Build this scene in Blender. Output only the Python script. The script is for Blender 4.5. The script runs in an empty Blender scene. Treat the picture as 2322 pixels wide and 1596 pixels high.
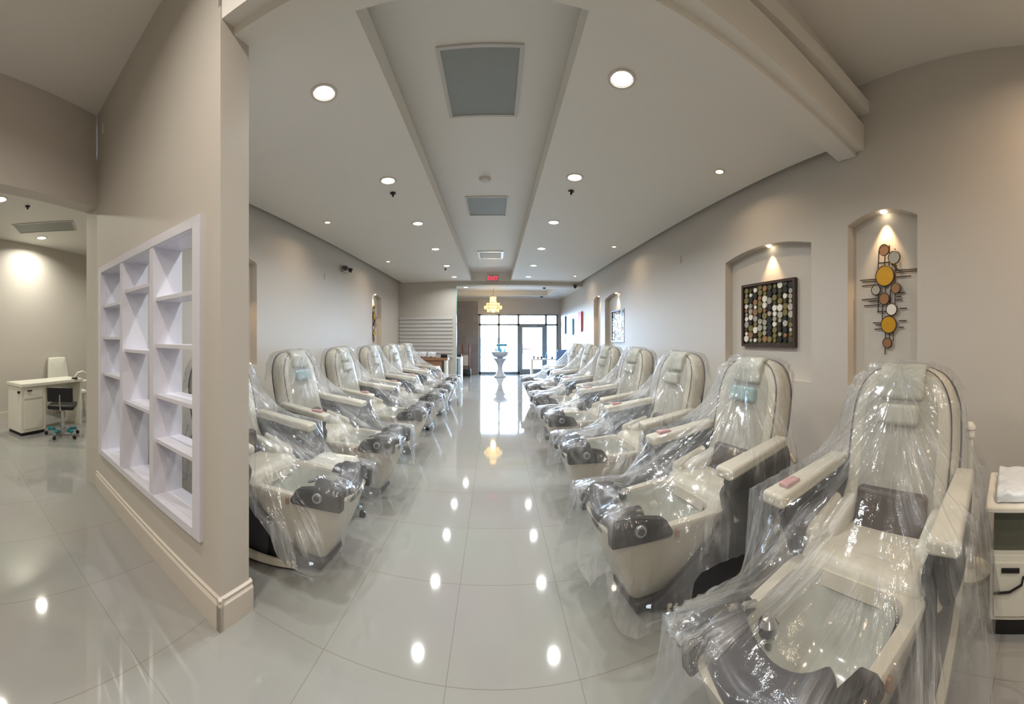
import bpy, bmesh, math, random
import numpy as np
from mathutils import Vector, Matrix
from mathutils.bvhtree import BVHTree
sc = bpy.context.scene
col = sc.collection
PI = math.pi
R = math.radians

# ------------------------------------------------------------------ camera
cd = bpy.data.cameras.new('camera')
cam = bpy.data.objects.new('camera', cd)
col.objects.link(cam)
sc.camera = cam
cam.location = (0, 0, 1.5)
cam.rotation_euler = (R(90), 0, 0)
FPX, CX, CY = 800.0, 1122.0, 764.0          # pixels per radian, view axis in the 2322x1596 frame
cd.type = 'PANO'
cd.panorama_type = 'CENTRAL_CYLINDRICAL'
cd.central_cylindrical_radius = 1.0
cd.central_cylindrical_range_u_min = -CX / FPX
cd.central_cylindrical_range_u_max = (2322 - CX) / FPX
cd.central_cylindrical_range_v_min = -(1596 - CY) / FPX
cd.central_cylindrical_range_v_max = CY / FPX
cd.clip_start = 0.02
cd.clip_end = 300

# ------------------------------------------------------------------ world, exposure
vs = sc.view_settings
sc.display_settings.display_device = 'sRGB'
vs.view_transform = 'Standard'
vs.look = 'None'
vs.gamma = 1.0
vs.use_curve_mapping = False
vs.exposure = 0.0
w = bpy.data.worlds.new('world')
sc.world = w
w.use_nodes = True
bg = w.node_tree.nodes['Background']
bg.inputs[0].default_value = (0.56, 0.74, 1.0, 1)
bg.inputs[1].default_value = 68.0
sc.cycles.use_denoising = True
sc.cycles.max_bounces = 7
sc.cycles.adaptive_threshold = 0.05
sc.cycles.diffuse_bounces = 5
sc.cycles.glossy_bounces = 4
sc.cycles.transmission_bounces = 6
sc.cycles.transparent_max_bounces = 12
sc.cycles.caustics_reflective = False
sc.cycles.caustics_refractive = False
sc.cycles.sample_clamp_indirect = 6.0

# ------------------------------------------------------------------ materials
def srgb(r, g, b):
    f = lambda c: (c / 255 / 12.92) if c / 255 <= 0.04045 else ((c / 255 + 0.055) / 1.055) ** 2.4
    return (f(r), f(g), f(b), 1)

def newmat(name):
    m = bpy.data.materials.new(name)
    m.use_nodes = True
    nt = m.node_tree
    return m, nt, nt.nodes['Principled BSDF']

def mat(name, rgb, rough=0.5, metal=0.0, noise=0.0, scale=8.0, bump=0.0, bscale=60.0, coat=0.0, trans=0.0, emit=None, spec=None):
    m, nt, b = newmat(name)
    c = srgb(*rgb)
    b.inputs['Base Color'].default_value = c
    b.inputs['Roughness'].default_value = rough
    b.inputs['Metallic'].default_value = metal
    b.inputs['Coat Weight'].default_value = coat
    b.inputs['Transmission Weight'].default_value = trans
    if spec is not None:
        b.inputs['Specular IOR Level'].default_value = spec
    tc = nt.nodes.new('ShaderNodeTexCoord')
    n = nt.nodes.new('ShaderNodeTexNoise')
    n.inputs['Scale'].default_value = scale
    n.inputs['Detail'].default_value = 4
    nt.links.new(tc.outputs['Object'], n.inputs['Vector'])
    mx = nt.nodes.new('ShaderNodeMix')
    mx.data_type = 'RGBA'
    k = max(noise, 0.02)
    mx.inputs[6].default_value = tuple(x * (1 - k) for x in c[:3]) + (1,)
    mx.inputs[7].default_value = tuple(min(1, x * (1 + k)) for x in c[:3]) + (1,)
    nt.links.new(n.outputs['Fac'], mx.inputs[0])
    nt.links.new(mx.outputs[2], b.inputs['Base Color'])
    if bump:
        n2 = nt.nodes.new('ShaderNodeTexNoise')
        n2.inputs['Scale'].default_value = bscale
        nt.links.new(tc.outputs['Object'], n2.inputs['Vector'])
        bp = nt.nodes.new('ShaderNodeBump')
        bp.inputs['Strength'].default_value = bump
        bp.inputs['Distance'].default_value = 0.01
        nt.links.new(n2.outputs['Fac'], bp.inputs['Height'])
        nt.links.new(bp.outputs['Normal'], b.inputs['Normal'])
    if emit:
        b.inputs['Emission Color'].default_value = (*emit[:3], 1)
        b.inputs['Emission Strength'].default_value = emit[3]
    return m

M = {}
M['wall'] = mat('wall_paint', (196, 190, 182), 0.55, noise=0.02, scale=2, bump=0.04, bscale=90)
M['ceil'] = mat('ceiling_paint', (226, 223, 217), 0.6, noise=0.02, scale=1.5, bump=0.03, bscale=60)
M['trimw'] = mat('trim_paint', (204, 196, 186), 0.4)
M['cream'] = mat('cream_leather', (200, 195, 180), 0.38, noise=0.03, bump=0.06, bscale=120)
M['creamp'] = mat('cream_plastic_shell', (194, 187, 172), 0.25, coat=0.3)
M['greyfab'] = mat('backrest_fabric', (172, 170, 160), 0.7, noise=0.06, scale=40, bump=0.15, bscale=220)
M['char'] = mat('charcoal_plastic', (58, 57, 64), 0.35)
M['black'] = mat('black_plastic', (22, 20, 22), 0.4)
M['brownmesh'] = mat('dark_brown_leather', (62, 50, 48), 0.45, noise=0.05)
M['pillow'] = mat('pale_grey_pillow', (186, 186, 174), 0.5, bump=0.05)
M['pillowb'] = mat('pale_teal_pillow', (150, 182, 184), 0.5, bump=0.05)
M['bowl'] = mat('bowl_acrylic', (176, 178, 170), 0.12, coat=0.5)
M['chrome'] = mat('chrome', (205, 205, 208), 0.15, metal=1.0)
M['silver'] = mat('silver_plastic', (180, 184, 190), 0.3, metal=0.6)
M['led'] = mat('toe_light_strip', (220, 228, 240), 0.2, emit=(0.75, 0.87, 1.0, 0.5))
M['shelf'] = mat('lilac_white_shelf', (213, 212, 222), 0.35)
M['white'] = mat('white_laminate', (226, 223, 212), 0.3)
M['whiteleather'] = mat('white_vinyl', (214, 212, 202), 0.4)
M['teal'] = mat('teal_film', (20, 128, 140), 0.25)
M['vent'] = mat('vent_mesh', (146, 150, 146), 0.6, noise=0.12, scale=120, bump=0.3, bscale=300)
M['ventframe'] = mat('vent_frame', (196, 192, 188), 0.5)
M['darkwood'] = mat('dark_wood', (58, 38, 30), 0.4, noise=0.2, scale=12)
M['brownwood'] = mat('brown_wood', (150, 112, 84), 0.45, noise=0.15, scale=10)
M['redwood'] = mat('red_brown_wood', (110, 60, 58), 0.45, noise=0.1)
M['gold'] = mat('gold_enamel', (200, 150, 34), 0.35, metal=0.35, noise=0.12, scale=18)
M['bronze'] = mat('bronze_disc', (150, 110, 76), 0.45, metal=0.3, noise=0.1)
M['mirror'] = mat('pale_mirror', (212, 212, 205), 0.12, metal=0.7)
M['pearl'] = mat('pearl_disc', (228, 224, 216), 0.2)
M['olive'] = mat('olive_resin', (120, 110, 66), 0.4, noise=0.15, scale=30)
M['olived'] = mat('dark_olive_resin', (70, 66, 42), 0.4, noise=0.15, scale=30)
M['rod'] = mat('dark_metal_rod', (70, 58, 52), 0.5, metal=0.4)
M['alum'] = mat('aluminium_frame', (150, 165, 175), 0.4, metal=0.5)
M['red'] = mat('red_plastic', (200, 40, 60), 0.5)
M['blue'] = mat('blue_plastic', (110, 150, 205), 0.4)
M['bluef'] = mat('blue_print', (90, 150, 225), 0.6, noise=0.35, scale=9)
M['bluew'] = mat('pale_blue_print', (120, 185, 235), 0.6, noise=0.3, scale=12)
M['redp'] = mat('red_black_print', (190, 70, 66), 0.6, noise=0.5, scale=7)
M['asphalt'] = mat('parking_lot_concrete', (190, 190, 186), 0.8, noise=0.1, scale=0.6)
M['foam'] = mat('white_wrapping', (226, 232, 240), 0.35, bump=0.6, bscale=30)
M['greenglass'] = mat('green_glass_edge', (165, 205, 195), 0.15, coat=0.5)
M['pink'] = mat('pink_remote', (190, 140, 140), 0.4)
M['smoke'] = mat('smoked_panel', (86, 88, 74), 0.12, coat=0.4)
M['urn'] = mat('pedestal_stone', (205, 214, 228), 0.45, noise=0.05)  # pale blue tone has window glare put into the colour
M['leaf'] = mat('teal_foliage', (70, 150, 180), 0.6, noise=0.3)
M['carblue'] = mat('car_paint_blue', (70, 140, 175), 0.3, coat=0.5)
M['carred'] = mat('car_paint_red', (170, 60, 60), 0.3, coat=0.5)
M['carglass'] = mat('car_glass', (60, 80, 92), 0.1)
M['lens'] = mat('downlight_lens', (255, 255, 255), 0.4, emit=(1.0, 0.97, 0.92, 12.0))
M['lensw'] = mat('spot_lens_warm', (255, 240, 210), 0.4, emit=(1.0, 0.84, 0.6, 14.0))
M['lensc'] = mat('side_room_lens', (255, 250, 235), 0.4, emit=(1.0, 0.96, 0.84, 12.0))
M['crystal'] = mat('gold_crystal', (245, 205, 110), 0.15, emit=(1.0, 0.72, 0.28, 2.2))
M['exit'] = mat('exit_letters', (240, 30, 60), 0.5, emit=(1.0, 0.05, 0.12, 1.4))
M['exitbox'] = mat('exit_housing', (190, 176, 170), 0.5)
M['slat'] = mat('pale_grey_slat', (206, 204, 202), 0.12, coat=0.6)
M['cord'] = mat('beige_cord', (200, 184, 160), 0.5)

def floor_mat():
    m, nt, b = newmat('polished_porcelain_tile')
    tc = nt.nodes.new('ShaderNodeTexCoord')
    mp = nt.nodes.new('ShaderNodeMapping')
    mp.inputs['Location'].default_value = (0.79, -1.5, 0)
    nt.links.new(tc.outputs['Object'], mp.inputs['Vector'])
    br = nt.nodes.new('ShaderNodeTexBrick')
    br.offset = 0.0
    br.inputs['Scale'].default_value = 1.0
    br.inputs['Brick Width'].default_value = 0.58
    br.inputs['Row Height'].default_value = 0.63
    br.inputs['Mortar Size'].default_value = 0.0022
    br.inputs['Mortar Smooth'].default_value = 0.1
    br.inputs['Color1'].default_value = srgb(154, 154, 151)
    br.inputs['Color2'].default_value = srgb(151, 151, 148)
    br.inputs['Mortar'].default_value = srgb(138, 131, 124)
    nt.links.new(mp.outputs[0], br.inputs['Vector'])
    n = nt.nodes.new('ShaderNodeTexNoise')
    n.inputs['Scale'].default_value = 1.2
    nt.links.new(tc.outputs['Object'], n.inputs['Vector'])
    mx = nt.nodes.new('ShaderNodeMix')
    mx.data_type = 'RGBA'
    mx.blend_type = 'MULTIPLY'
    mx.inputs[0].default_value = 0.12
    nt.links.new(br.outputs['Color'], mx.inputs[6])
    nt.links.new(n.outputs['Color'], mx.inputs[7])
    nt.links.new(mx.outputs[2], b.inputs['Base Color'])
    b.inputs['Roughness'].default_value = 0.045
    b.inputs['IOR'].default_value = 1.75
    return m
M['floor'] = floor_mat()

def stone_mat():
    m, nt, b = newmat('grey_stone_tile_cladding')
    tc = nt.nodes.new('ShaderNodeTexCoord')
    mp = nt.nodes.new('ShaderNodeMapping')
    mp.inputs['Rotation'].default_value = (R(90), 0, 0)
    nt.links.new(tc.outputs['Object'], mp.inputs['Vector'])
    br = nt.nodes.new('ShaderNodeTexBrick')
    br.inputs['Scale'].default_value = 1
    br.inputs['Brick Width'].default_value = 0.6
    br.inputs['Row Height'].default_value = 0.3
    br.inputs['Mortar Size'].default_value = 0.004
    br.inputs['Color1'].default_value = srgb(138, 130, 128)
    br.inputs['Color2'].default_value = srgb(124, 116, 115)
    br.inputs['Mortar'].default_value = srgb(104, 98, 98)
    nt.links.new(mp.outputs[0], br.inputs['Vector'])
    nt.links.new(br.outputs['Color'], b.inputs['Base Color'])
    b.inputs['Roughness'].default_value = 0.5
    return m
M['stone'] = stone_mat()

def glass_mat(name, tint=(0.95, 0.98, 0.98), fac=0.06):
    m = bpy.data.materials.new(name)
    m.use_nodes = True
    nt = m.node_tree
    nt.nodes.clear()
    o = nt.nodes.new('ShaderNodeOutputMaterial')
    t = nt.nodes.new('ShaderNodeBsdfTransparent')
    t.inputs[0].default_value = (*tint, 1)
    g = nt.nodes.new('ShaderNodeBsdfGlossy')
    g.inputs['Roughness'].default_value = 0.02
    fr = nt.nodes.new('ShaderNodeFresnel')
    fr.inputs[0].default_value = 1.45
    mx = nt.nodes.new('ShaderNodeMixShader')
    nt.links.new(fr.outputs[0], mx.inputs[0])
    nt.links.new(t.outputs[0], mx.inputs[1])
    nt.links.new(g.outputs[0], mx.inputs[2])
    nt.links.new(mx.outputs[0], o.inputs[0])
    return m
M['glass'] = glass_mat('window_glass')

def plastic_mat():
    m = bpy.data.materials.new('clear_plastic_film')
    m.use_nodes = True
    nt = m.node_tree
    nt.nodes.clear()
    N = nt.nodes.new
    L = nt.links.new
    o = N('ShaderNodeOutputMaterial')
    uv = N('ShaderNodeUVMap')
    uv.uv_map = 'folds'
    mp = N('ShaderNodeMapping')
    mp.inputs['Scale'].default_value = (7, 1.1, 1)
    L(uv.outputs[0], mp.inputs[0])
    n1 = N('ShaderNodeTexNoise')
    n1.inputs['Scale'].default_value = 1.0
    n1.inputs['Detail'].default_value = 5
    n1.inputs['Distortion'].default_value = 1.2
    L(mp.outputs[0], n1.inputs['Vector'])
    # ridges: 1-|2n-1|
    a = N('ShaderNodeMath'); a.operation = 'MULTIPLY_ADD'; a.inputs[1].default_value = 2; a.inputs[2].default_value = -1
    L(n1.outputs['Fac'], a.inputs[0])
    ab = N('ShaderNodeMath'); ab.operation = 'ABSOLUTE'
    L(a.outputs[0], ab.inputs[0])
    rd = N('ShaderNodeMapRange')
    rd.inputs['From Min'].default_value = 0.14
    rd.inputs['From Max'].default_value = 0.0
    rd.inputs['To Min'].default_value = 0.0
    rd.inputs['To Max'].default_value = 1.0
    L(ab.outputs[0], rd.inputs['Value'])
    tc = N('ShaderNodeTexCoord')
    n2 = N('ShaderNodeTexNoise')
    n2.inputs['Scale'].default_value = 16
    n2.inputs['Detail'].default_value = 5
    L(tc.outputs['Object'], n2.inputs['Vector'])
    n3 = N('ShaderNodeTexNoise')
    n3.inputs['Scale'].default_value = 3.2
    L(tc.outputs['Object'], n3.inputs['Vector'])
    gate = N('ShaderNodeMapRange')
    gate.inputs['From Min'].default_value = 0.39
    gate.inputs['From Max'].default_value = 0.62
    L(n3.outputs['Fac'], gate.inputs['Value'])
    # bump
    h = N('ShaderNodeMath'); h.operation = 'MULTIPLY_ADD'; h.inputs[1].default_value = 0.5
    L(n2.outputs['Fac'], h.inputs[0]); L(rd.outputs[0], h.inputs[2])
    bp = N('ShaderNodeBump')
    bp.inputs['Strength'].default_value = 0.9
    bp.inputs['Distance'].default_value = 0.012
    L(h.outputs[0], bp.inputs['Height'])
    t = N('ShaderNodeBsdfTransparent')
    t.inputs[0].default_value = (0.98, 0.985, 0.99, 1)
    g = N('ShaderNodeBsdfGlossy')
    g.inputs['Roughness'].default_value = 0.11
    g.inputs['Color'].default_value = (0.95, 0.97, 1, 1)
    L(bp.outputs['Normal'], g.inputs['Normal'])
    df = N('ShaderNodeBsdfDiffuse'); df.inputs[0].default_value = (0.86, 0.88, 0.9, 1)
    tl = N('ShaderNodeBsdfTranslucent'); tl.inputs[0].default_value = (0.86, 0.88, 0.9, 1)
    L(bp.outputs['Normal'], df.inputs['Normal'])
    ad = N('ShaderNodeMixShader'); ad.inputs[0].default_value = 0.45
    L(df.outputs[0], ad.inputs[1]); L(tl.outputs[0], ad.inputs[2])
    # milky fraction
    k = N('ShaderNodeMath'); k.operation = 'MULTIPLY'
    L(rd.outputs[0], k.inputs[0]); L(gate.outputs[0], k.inputs[1])
    k2 = N('ShaderNodeMath'); k2.operation = 'MULTIPLY_ADD'; k2.inputs[1].default_value = 0.34; k2.inputs[2].default_value = 0.07
    L(k.outputs[0], k2.inputs[0])
    k3 = N('ShaderNodeMath'); k3.operation = 'MULTIPLY_ADD'; k3.inputs[1].default_value = 0.10
    L(gate.outputs[0], k3.inputs[0]); L(k2.outputs[0], k3.inputs[2])
    m1 = N('ShaderNodeMixShader')
    L(k3.outputs[0], m1.inputs[0]); L(t.outputs[0], m1.inputs[1]); L(ad.outputs[0], m1.inputs[2])
    lw = N('ShaderNodeLayerWeight'); lw.inputs['Blend'].default_value = 0.28
    L(bp.outputs['Normal'], lw.inputs['Normal'])
    f2 = N('ShaderNodeMath'); f2.operation = 'MULTIPLY_ADD'; f2.inputs[1].default_value = 0.30; f2.inputs[2].default_value = 0.035
    L(lw.outputs['Fresnel'], f2.inputs[0])
    m2 = N('ShaderNodeMixShader')
    L(f2.outputs[0], m2.inputs[0]); L(m1.outputs[0], m2.inputs[1]); L(g.outputs[0], m2.inputs[2])
    L(m2.outputs[0], o.inputs[0])
    return m
M['film'] = plastic_mat()

# ------------------------------------------------------------------ mesh helpers
class MB:
    """collects shapes; build() links ONE mesh object"""
    def __init__(s): s.v = []; s.f = []; s.mi = []; s.cur = 0
    def add(s, v, f, fn=None):
        o = len(s.v)
        s.v += [tuple(fn(Vector(p))) if fn else tuple(p) for p in v]
        s.f += [tuple(i + o for i in q) for q in f]
        s.mi += [s.cur] * len(f)
        return s
    def box(s, a, b, fn=None):
        x0, y0, z0 = a; x1, y1, z1 = b
        v = [(x0,y0,z0),(x1,y0,z0),(x1,y1,z0),(x0,y1,z0),(x0,y0,z1),(x1,y0,z1),(x1,y1,z1),(x0,y1,z1)]
        return s.add(v, [(0,3,2,1),(4,5,6,7),(0,1,5,4),(1,2,6,5),(2,3,7,6),(3,0,4,7)], fn)
    def rbox(s, c, h, r=0.02, n=3, mid=2, fn=None):
        """rounded box: centre, half sizes, radius"""
        def axis(H):
            e = [H - r + r * math.tan(PI / 4 * i / n) for i in range(n + 1)]
            m = [(-(H - r)) + 2 * (H - r) * j / mid for j in range(1, mid)]
            return [-x for x in reversed(e)] + m + e
        ax = [axis(x) for x in h]
        idx = {}; V = []; F = []
        def vid(p):
            inn = [max(-(h[i] - r), min(h[i] - r, p[i])) for i in range(3)]
            d = Vector([p[i] - inn[i] for i in range(3)])
            q = Vector(inn) + (d.normalized() * r if d.length > 1e-9 else d)
            k = tuple(round(t, 5) for t in q)
            if k not in idx:
                idx[k] = len(V); V.append(Vector(c) + q)
            return idx[k]
        for a in range(3):
            b, d = (a + 1) % 3, (a + 2) % 3
            for sg in (-1, 1):
                for i in range(len(ax[b]) - 1):
                    for j in range(len(ax[d]) - 1):
                        q = []
                        for (ii, jj) in ((i, j), (i + 1, j), (i + 1, j + 1), (i, j + 1)):
                            p = [0, 0, 0]; p[a] = sg * h[a]; p[b] = ax[b][ii]; p[d] = ax[d][jj]
                            q.append(vid(p))
                        if sg < 0: q.reverse()
                        u = []
                        for t in q:
                            if t not in u: u.append(t)
                        if len(u) > 2: F.append(tuple(u))
        return s.add(V, F, fn)
    def cyl(s, p0, p1, r0, r1=None, n=16, fn=None):
        r1 = r0 if r1 is None else r1
        p0, p1 = Vector(p0), Vector(p1)
        q = (p1 - p0).to_track_quat('Z', 'Y')
        V = []
        for p, r in ((p0, r0), (p1, r1)):
            for i in range(n):
                V.append(p + q @ Vector((r * math.cos(2*PI*i/n), r * math.sin(2*PI*i/n), 0)))
        F = [(i, (i+1) % n, n + (i+1) % n, n + i) for i in range(n)] + [tuple(range(n-1, -1, -1)), tuple(range(n, 2*n))]
        return s.add(V, F, fn)
    def lathe(s, prof, n=24, fn=None):
        V = []; F = []
        for r, z in prof:
            for i in range(n):
                V.append((r * math.cos(2*PI*i/n), r * math.sin(2*PI*i/n), z))
        for k in range(len(prof) - 1):
            for i in range(n):
                F.append((k*n+i, k*n+(i+1) % n, (k+1)*n+(i+1) % n, (k+1)*n+i))
        return s.add(V, F, fn)
    def tube(s, pts, r, n=8, fn=None, sec=None):
        """sweep of a round (or given) section along points"""
        pts = [Vector(p) for p in pts]
        V = []; F = []
        m = n if sec is None else len(sec)
        up = Vector((0, 0, 1))
        for i, p in enumerate(pts):
            d = (pts[min(i+1, len(pts)-1)] - pts[max(i-1, 0)]).normalized()
            ref = up if abs(d.z) < 0.95 else Vector((0, 1, 0))
            if sec is not None: ref = Vector((0, 1, 0))
            a = d.cross(ref).normalized(); b = a.cross(d).normalized()
            for j in range(m):
                if sec is None:
                    t = 2*PI*j/m
                    V.append(p + a * (r*math.cos(t)) + b * (r*math.sin(t)))
                else:
                    V.append(p + a * sec[j][0] + b * sec[j][1])
        for i in range(len(pts) - 1):
            for j in range(m):
                F.append((i*m+j, i*m+(j+1) % m, (i+1)*m+(j+1) % m, (i+1)*m+j))
        F += [tuple(range(m-1, -1, -1)), tuple(range((len(pts)-1)*m, len(pts)*m))]
        return s.add(V, F, fn)
    def loft(s, rings, cap0=True, cap1=True, fn=None):
        n = len(rings[0]); V = [p for r in rings for p in r]; F = []
        for k in range(len(rings) - 1):
            for i in range(n):
                F.append((k*n+i, k*n+(i+1) % n, (k+1)*n+(i+1) % n, (k+1)*n+i))
        if cap0: F.append(tuple(range(n-1, -1, -1)))
        if cap1: F.append(tuple(range((len(rings)-1)*n, len(rings)*n)))
        return s.add(V, F, fn)
    def prism(s, outline, a, b, axis='y', fn=None):
        """outline of 2D points (x,z) extruded from a to b along y (or (x,y) along z, (y,z) along x)"""
        g = {'y': lambda p, t: (p[0], t, p[1]), 'z': lambda p, t: (p[0], p[1], t), 'x': lambda p, t: (t, p[0], p[1])}[axis]
        return s.loft([[g(p, a) for p in outline], [g(p, b) for p in outline]], fn=fn)
    def build(s, name, m, parent=None, smooth=True, bevel=0, ang=35):
        me = bpy.data.meshes.new(name)
        me.from_pydata(s.v, [], s.f)
        bm = bmesh.new(); bm.from_mesh(me)
        bmesh.ops.recalc_face_normals(bm, faces=bm.faces)
        if bevel:
            es = [e for e in bm.edges if len(e.link_faces) == 2 and e.calc_face_angle() > R(30)]
            bmesh.ops.bevel(bm, geom=es, offset=bevel, segments=2, affect='EDGES', clamp_overlap=True)
        bm.to_mesh(me); bm.free()
        ms = m if isinstance(m, (list, tuple)) else [m]
        for x in ms: me.materials.append(x)
        if len(ms) > 1 and not bevel:
            me.polygons.foreach_set('material_index', s.mi)
        if smooth:
            me.polygons.foreach_set('use_smooth', [True] * len(me.polygons))
            try: me.set_sharp_from_angle(angle=R(ang))
            except Exception: pass
        o = bpy.data.objects.new(name, me)
        col.objects.link(o)
        if parent: o.parent = parent
        return o

def tag(o, label, cat, group=None, kind=None):
    o['label'] = label; o['category'] = cat
    if group: o['group'] = group
    if kind: o['kind'] = kind
    return o
def thing(name, label, cat, loc=(0, 0, 0), rz=0, group=None):
    o = bpy.data.objects.new(name, None)
    o.empty_display_size = 0.1
    col.objects.link(o)
    o.location = loc; o.rotation_euler = (0, 0, rz)
    return tag(o, label, cat, group)
def struct(name, mb, m, parent=None, **k):
    o = mb.build(name, m, parent, **k)
    if parent is None: o['kind'] = 'structure'
    return o
def copy_tree(o, parent=None):
    c = o.copy(); col.objects.link(c)
    c.parent = parent
    for ch in list(o.children): copy_tree(ch, c)
    return c
def lamp(name, kind, loc, parent=None, energy=10, color=(1, 1, 1), size=0.1, rot=(0, 0, 0), **kw):
    l = bpy.data.lights.new(name, kind)
    l.energy = energy; l.color = color
    if kind == 'AREA': l.shape = 'DISK'; l.size = size
    for k, v in kw.items(): setattr(l, k, v)
    o = bpy.data.objects.new(name, l); col.objects.link(o)
    o.location = loc; o.rotation_euler = rot
    if parent: o.parent = parent
    return o

# ------------------------------------------------------------------ dimensions
XR, XL = 2.68, -2.95          # side walls
ZC, ZR, ZH = 3.18, 3.45, 3.72 # soffit, recess, high ceiling
YW, YF = 10.6, 14.3           # wing wall, shop front
P0 = Vector((-1.27, 1.29, 0)); P1 = Vector((-3.2, 1.52, 0))   # partition face
PD = (P1 - P0).normalized(); PN = Vector((-PD.y, PD.x, 0))
if PN.y < 0: PN = -PN
Q1 = Vector((-1.93, -3.2, 0))                                  # opening wall runs P1 -> Q1
QD = (Q1 - P1).normalized(); QN = Vector((-1, 0, 0)) - QD * QD.dot(Vector((-1, 0, 0))); QN.normalize()
A0 = Vector((-6.21, 1.05, 0)); A1 = Vector((-7.0, 3.18, 0))    # far wall of side room
AD = (A1 - A0).normalized()

def frame_fn(o, d, n):
    """local (s along d, t along n, z) -> world"""
    return lambda p: o + d * p.x + n * p.y + Vector((0, 0, p.z))

# ------------------------------------------------------------------ floor and ceilings
b = MB(); b.box((-9.5, -3.4, -0.12), (XR + 0.5, YF + 0.3, 0)); struct('floor', b, M['floor'], smooth=False)
b = MB(); b.box((-30, YF + 0.3, -0.14), (30, 60, -0.02))
o = struct('ground_outside', b, M['asphalt'], smooth=False); o.name = 'parking_lot_ground'

# soffits and recessed channel; a shadow gap runs along both side walls
GAP = 0.10
RL, RRt = -0.70, 0.48
b = MB()
b.box((XL + GAP, 1.62, ZC), (RL, YW + 0.05, ZC + 0.16))
b.box((RRt, 1.62, ZC), (XR - GAP, YW + 0.05, ZC + 0.16))
b.box((RL, 10.55, ZC), (RRt, YW + 0.05, ZC + 0.16))
b.box((RL - 0.12, 1.62, ZC + 0.16), (RL - 0.06, YW, ZR))
b.box((RRt + 0.06, 1.62, ZC + 0.16), (RRt + 0.12, YW, ZR))
b.box((RL - 0.12, 10.55, ZC + 0.16), (RRt + 0.12, YW + 0.05, ZR))
b.box((XL - 0.1, 1.5, ZR), (XR + 0.1, YW + 0.2, ZR + 0.1))
struct('ceiling', b, M['ceil'], smooth=False)
# high ceiling by the camera
b = MB(); b.box((-3.6, -3.4, ZH), (XR + 0.3, 1.9, ZH + 0.1)); o = struct('ceiling_high', b, M['ceil'], smooth=False); o.name = 'ceiling'
# beam dividing the two ceilings, slightly skew as the partition is
BA = Vector((-1.27, 1.30, 0)); BB = Vector((XR, 1.55, 0))
BDv = (BB - BA).normalized(); BN = Vector((-BDv.y, BDv.x, 0)); BL = (BB - BA).length
fb = frame_fn(BA, BDv, BN)
b = MB()
b.box((-0.02, 0.08, 3.10), (BL, 0.26, ZH), fn=fb)
b.prism([(0.0, 3.14), (0.0, 3.36), (0.09, 3.44), (0.3, 3.44), (0.3, 3.14)], 0.0, BL, 'x', fn=fb)
o = struct('trim_1', b, M['ceil'], smooth=False)

# front area ceiling with a tray recess
b = MB()
fz = 3.05
b.box((-3.2, YW + 0.15, fz), (-2.3, YF, fz + 0.2)); b.box((1.95, YW + 0.15, fz), (XR + 0.3, YF, fz + 0.2))
b.box((-2.3, YW + 0.15, fz), (1.95, 11.3, fz + 0.2)); b.box((-2.3, 13.1, fz), (1.95, YF, fz + 0.2))
b.box((-2.3, 11.3, fz + 0.16), (1.95, 13.1, fz + 0.2))
o = struct('ceiling_front', b, M['ceil'], smooth=False); o.name = 'ceiling'

# ------------------------------------------------------------------ right wall with arched niches
def arch_top(t, zt, rise): return zt + rise * (1 - (2*t - 1) ** 2)
def niche_wall(name, X, sgn, y0, y1, ztop, niches, depth=0.11):
    b = MB()
    q = lambda pts: b.add(pts, [tuple(range(len(pts)))])
    ys = [y0]
    for (a, c, zb, zt, rise) in niches: ys += [a, c]
    ys += [y1]
    for i in range(0, len(ys), 2):
        q([(X, ys[i], 0), (X, ys[i+1], 0), (X, ys[i+1], ztop), (X, ys[i], ztop)])
    D = X + sgn * depth
    for (a, c, zb, zt, rise) in niches:
        n = 14
        for k in range(n):
            ya, yb = a + (c-a)*k/n, a + (c-a)*(k+1)/n
            za, zb2 = arch_top(k/n, zt, rise), arch_top((k+1)/n, zt, rise)
            q([(X, ya, 0), (X, yb, 0), (X, yb, zb), (X, ya, zb)])
            q([(X, ya, za), (X, yb, zb2), (X, yb, ztop), (X, ya, ztop)])
            q([(D, ya, zb), (D, yb, zb), (D, yb, zb2), (D, ya, za)])
            q([(X, ya, za), (X, yb, zb2), (D, yb, zb2), (D, ya, za)])
            q([(X, ya, zb), (X, yb, zb), (D, yb, zb), (D, ya, zb)])
        q([(X, a, zb), (D, a, zb), (D, a, zt), (X, a, zt)])
        q([(X, c, zb), (D, c, zb), (D, c, zt), (X, c, zt)])
    E0 = X + sgn * 0.2
    xs = sorted((E0, E0 + sgn * 0.05))
    b.box((xs[0], y0, 0), (xs[1], y1, ztop))
    return struct(name, b, M['wall'], smooth=False)
NR = [(1.05, 1.72, 1.06, 2.50, 0.09), (2.14, 3.50, 1.06, 2.42, 0.09), (6.95, 8.30, 1.06, 2.42, 0.09), (8.66, 9.30, 1.06, 2.50, 0.09)]
NL = [(3.02, 3.69, 1.13, 2.48, 0.06), (8.15, 8.85, 1.13, 2.50, 0.09)]
niche_wall('wall_right', XR, 1, -3.4, YF + 0.1, 3.85, NR)
niche_wall('wall_left', XL, -1, 1.75, YF + 0.1, 3.85, NL)
b = MB(); b.box((-9.5, -3.5, 0), (XR + 0.3, -3.3, 3.9)); struct('wall_back', b, M['wall'], smooth=False)
# wing wall and header at the end of the aisle
b = MB()
b.box((XL - 0.1, YW, 0), (-1.18, YW + 0.15, ZR + .1))
b.box((-1.18, YW, 3.06), (XR + 0.1, YW + 0.15, ZR + .1))
struct('wall_wing', b, M['wall'], smooth=False)
b = MB()
b.box((-1.179, YW + 0.0, 0.0), (-1.16, YW + 0.15, 3.055))
tag(b.build('glass_edge_strip', M['greenglass'], smooth=False), 'pale green glass edge strip running up the end of the wing wall', 'glass strip')
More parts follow.
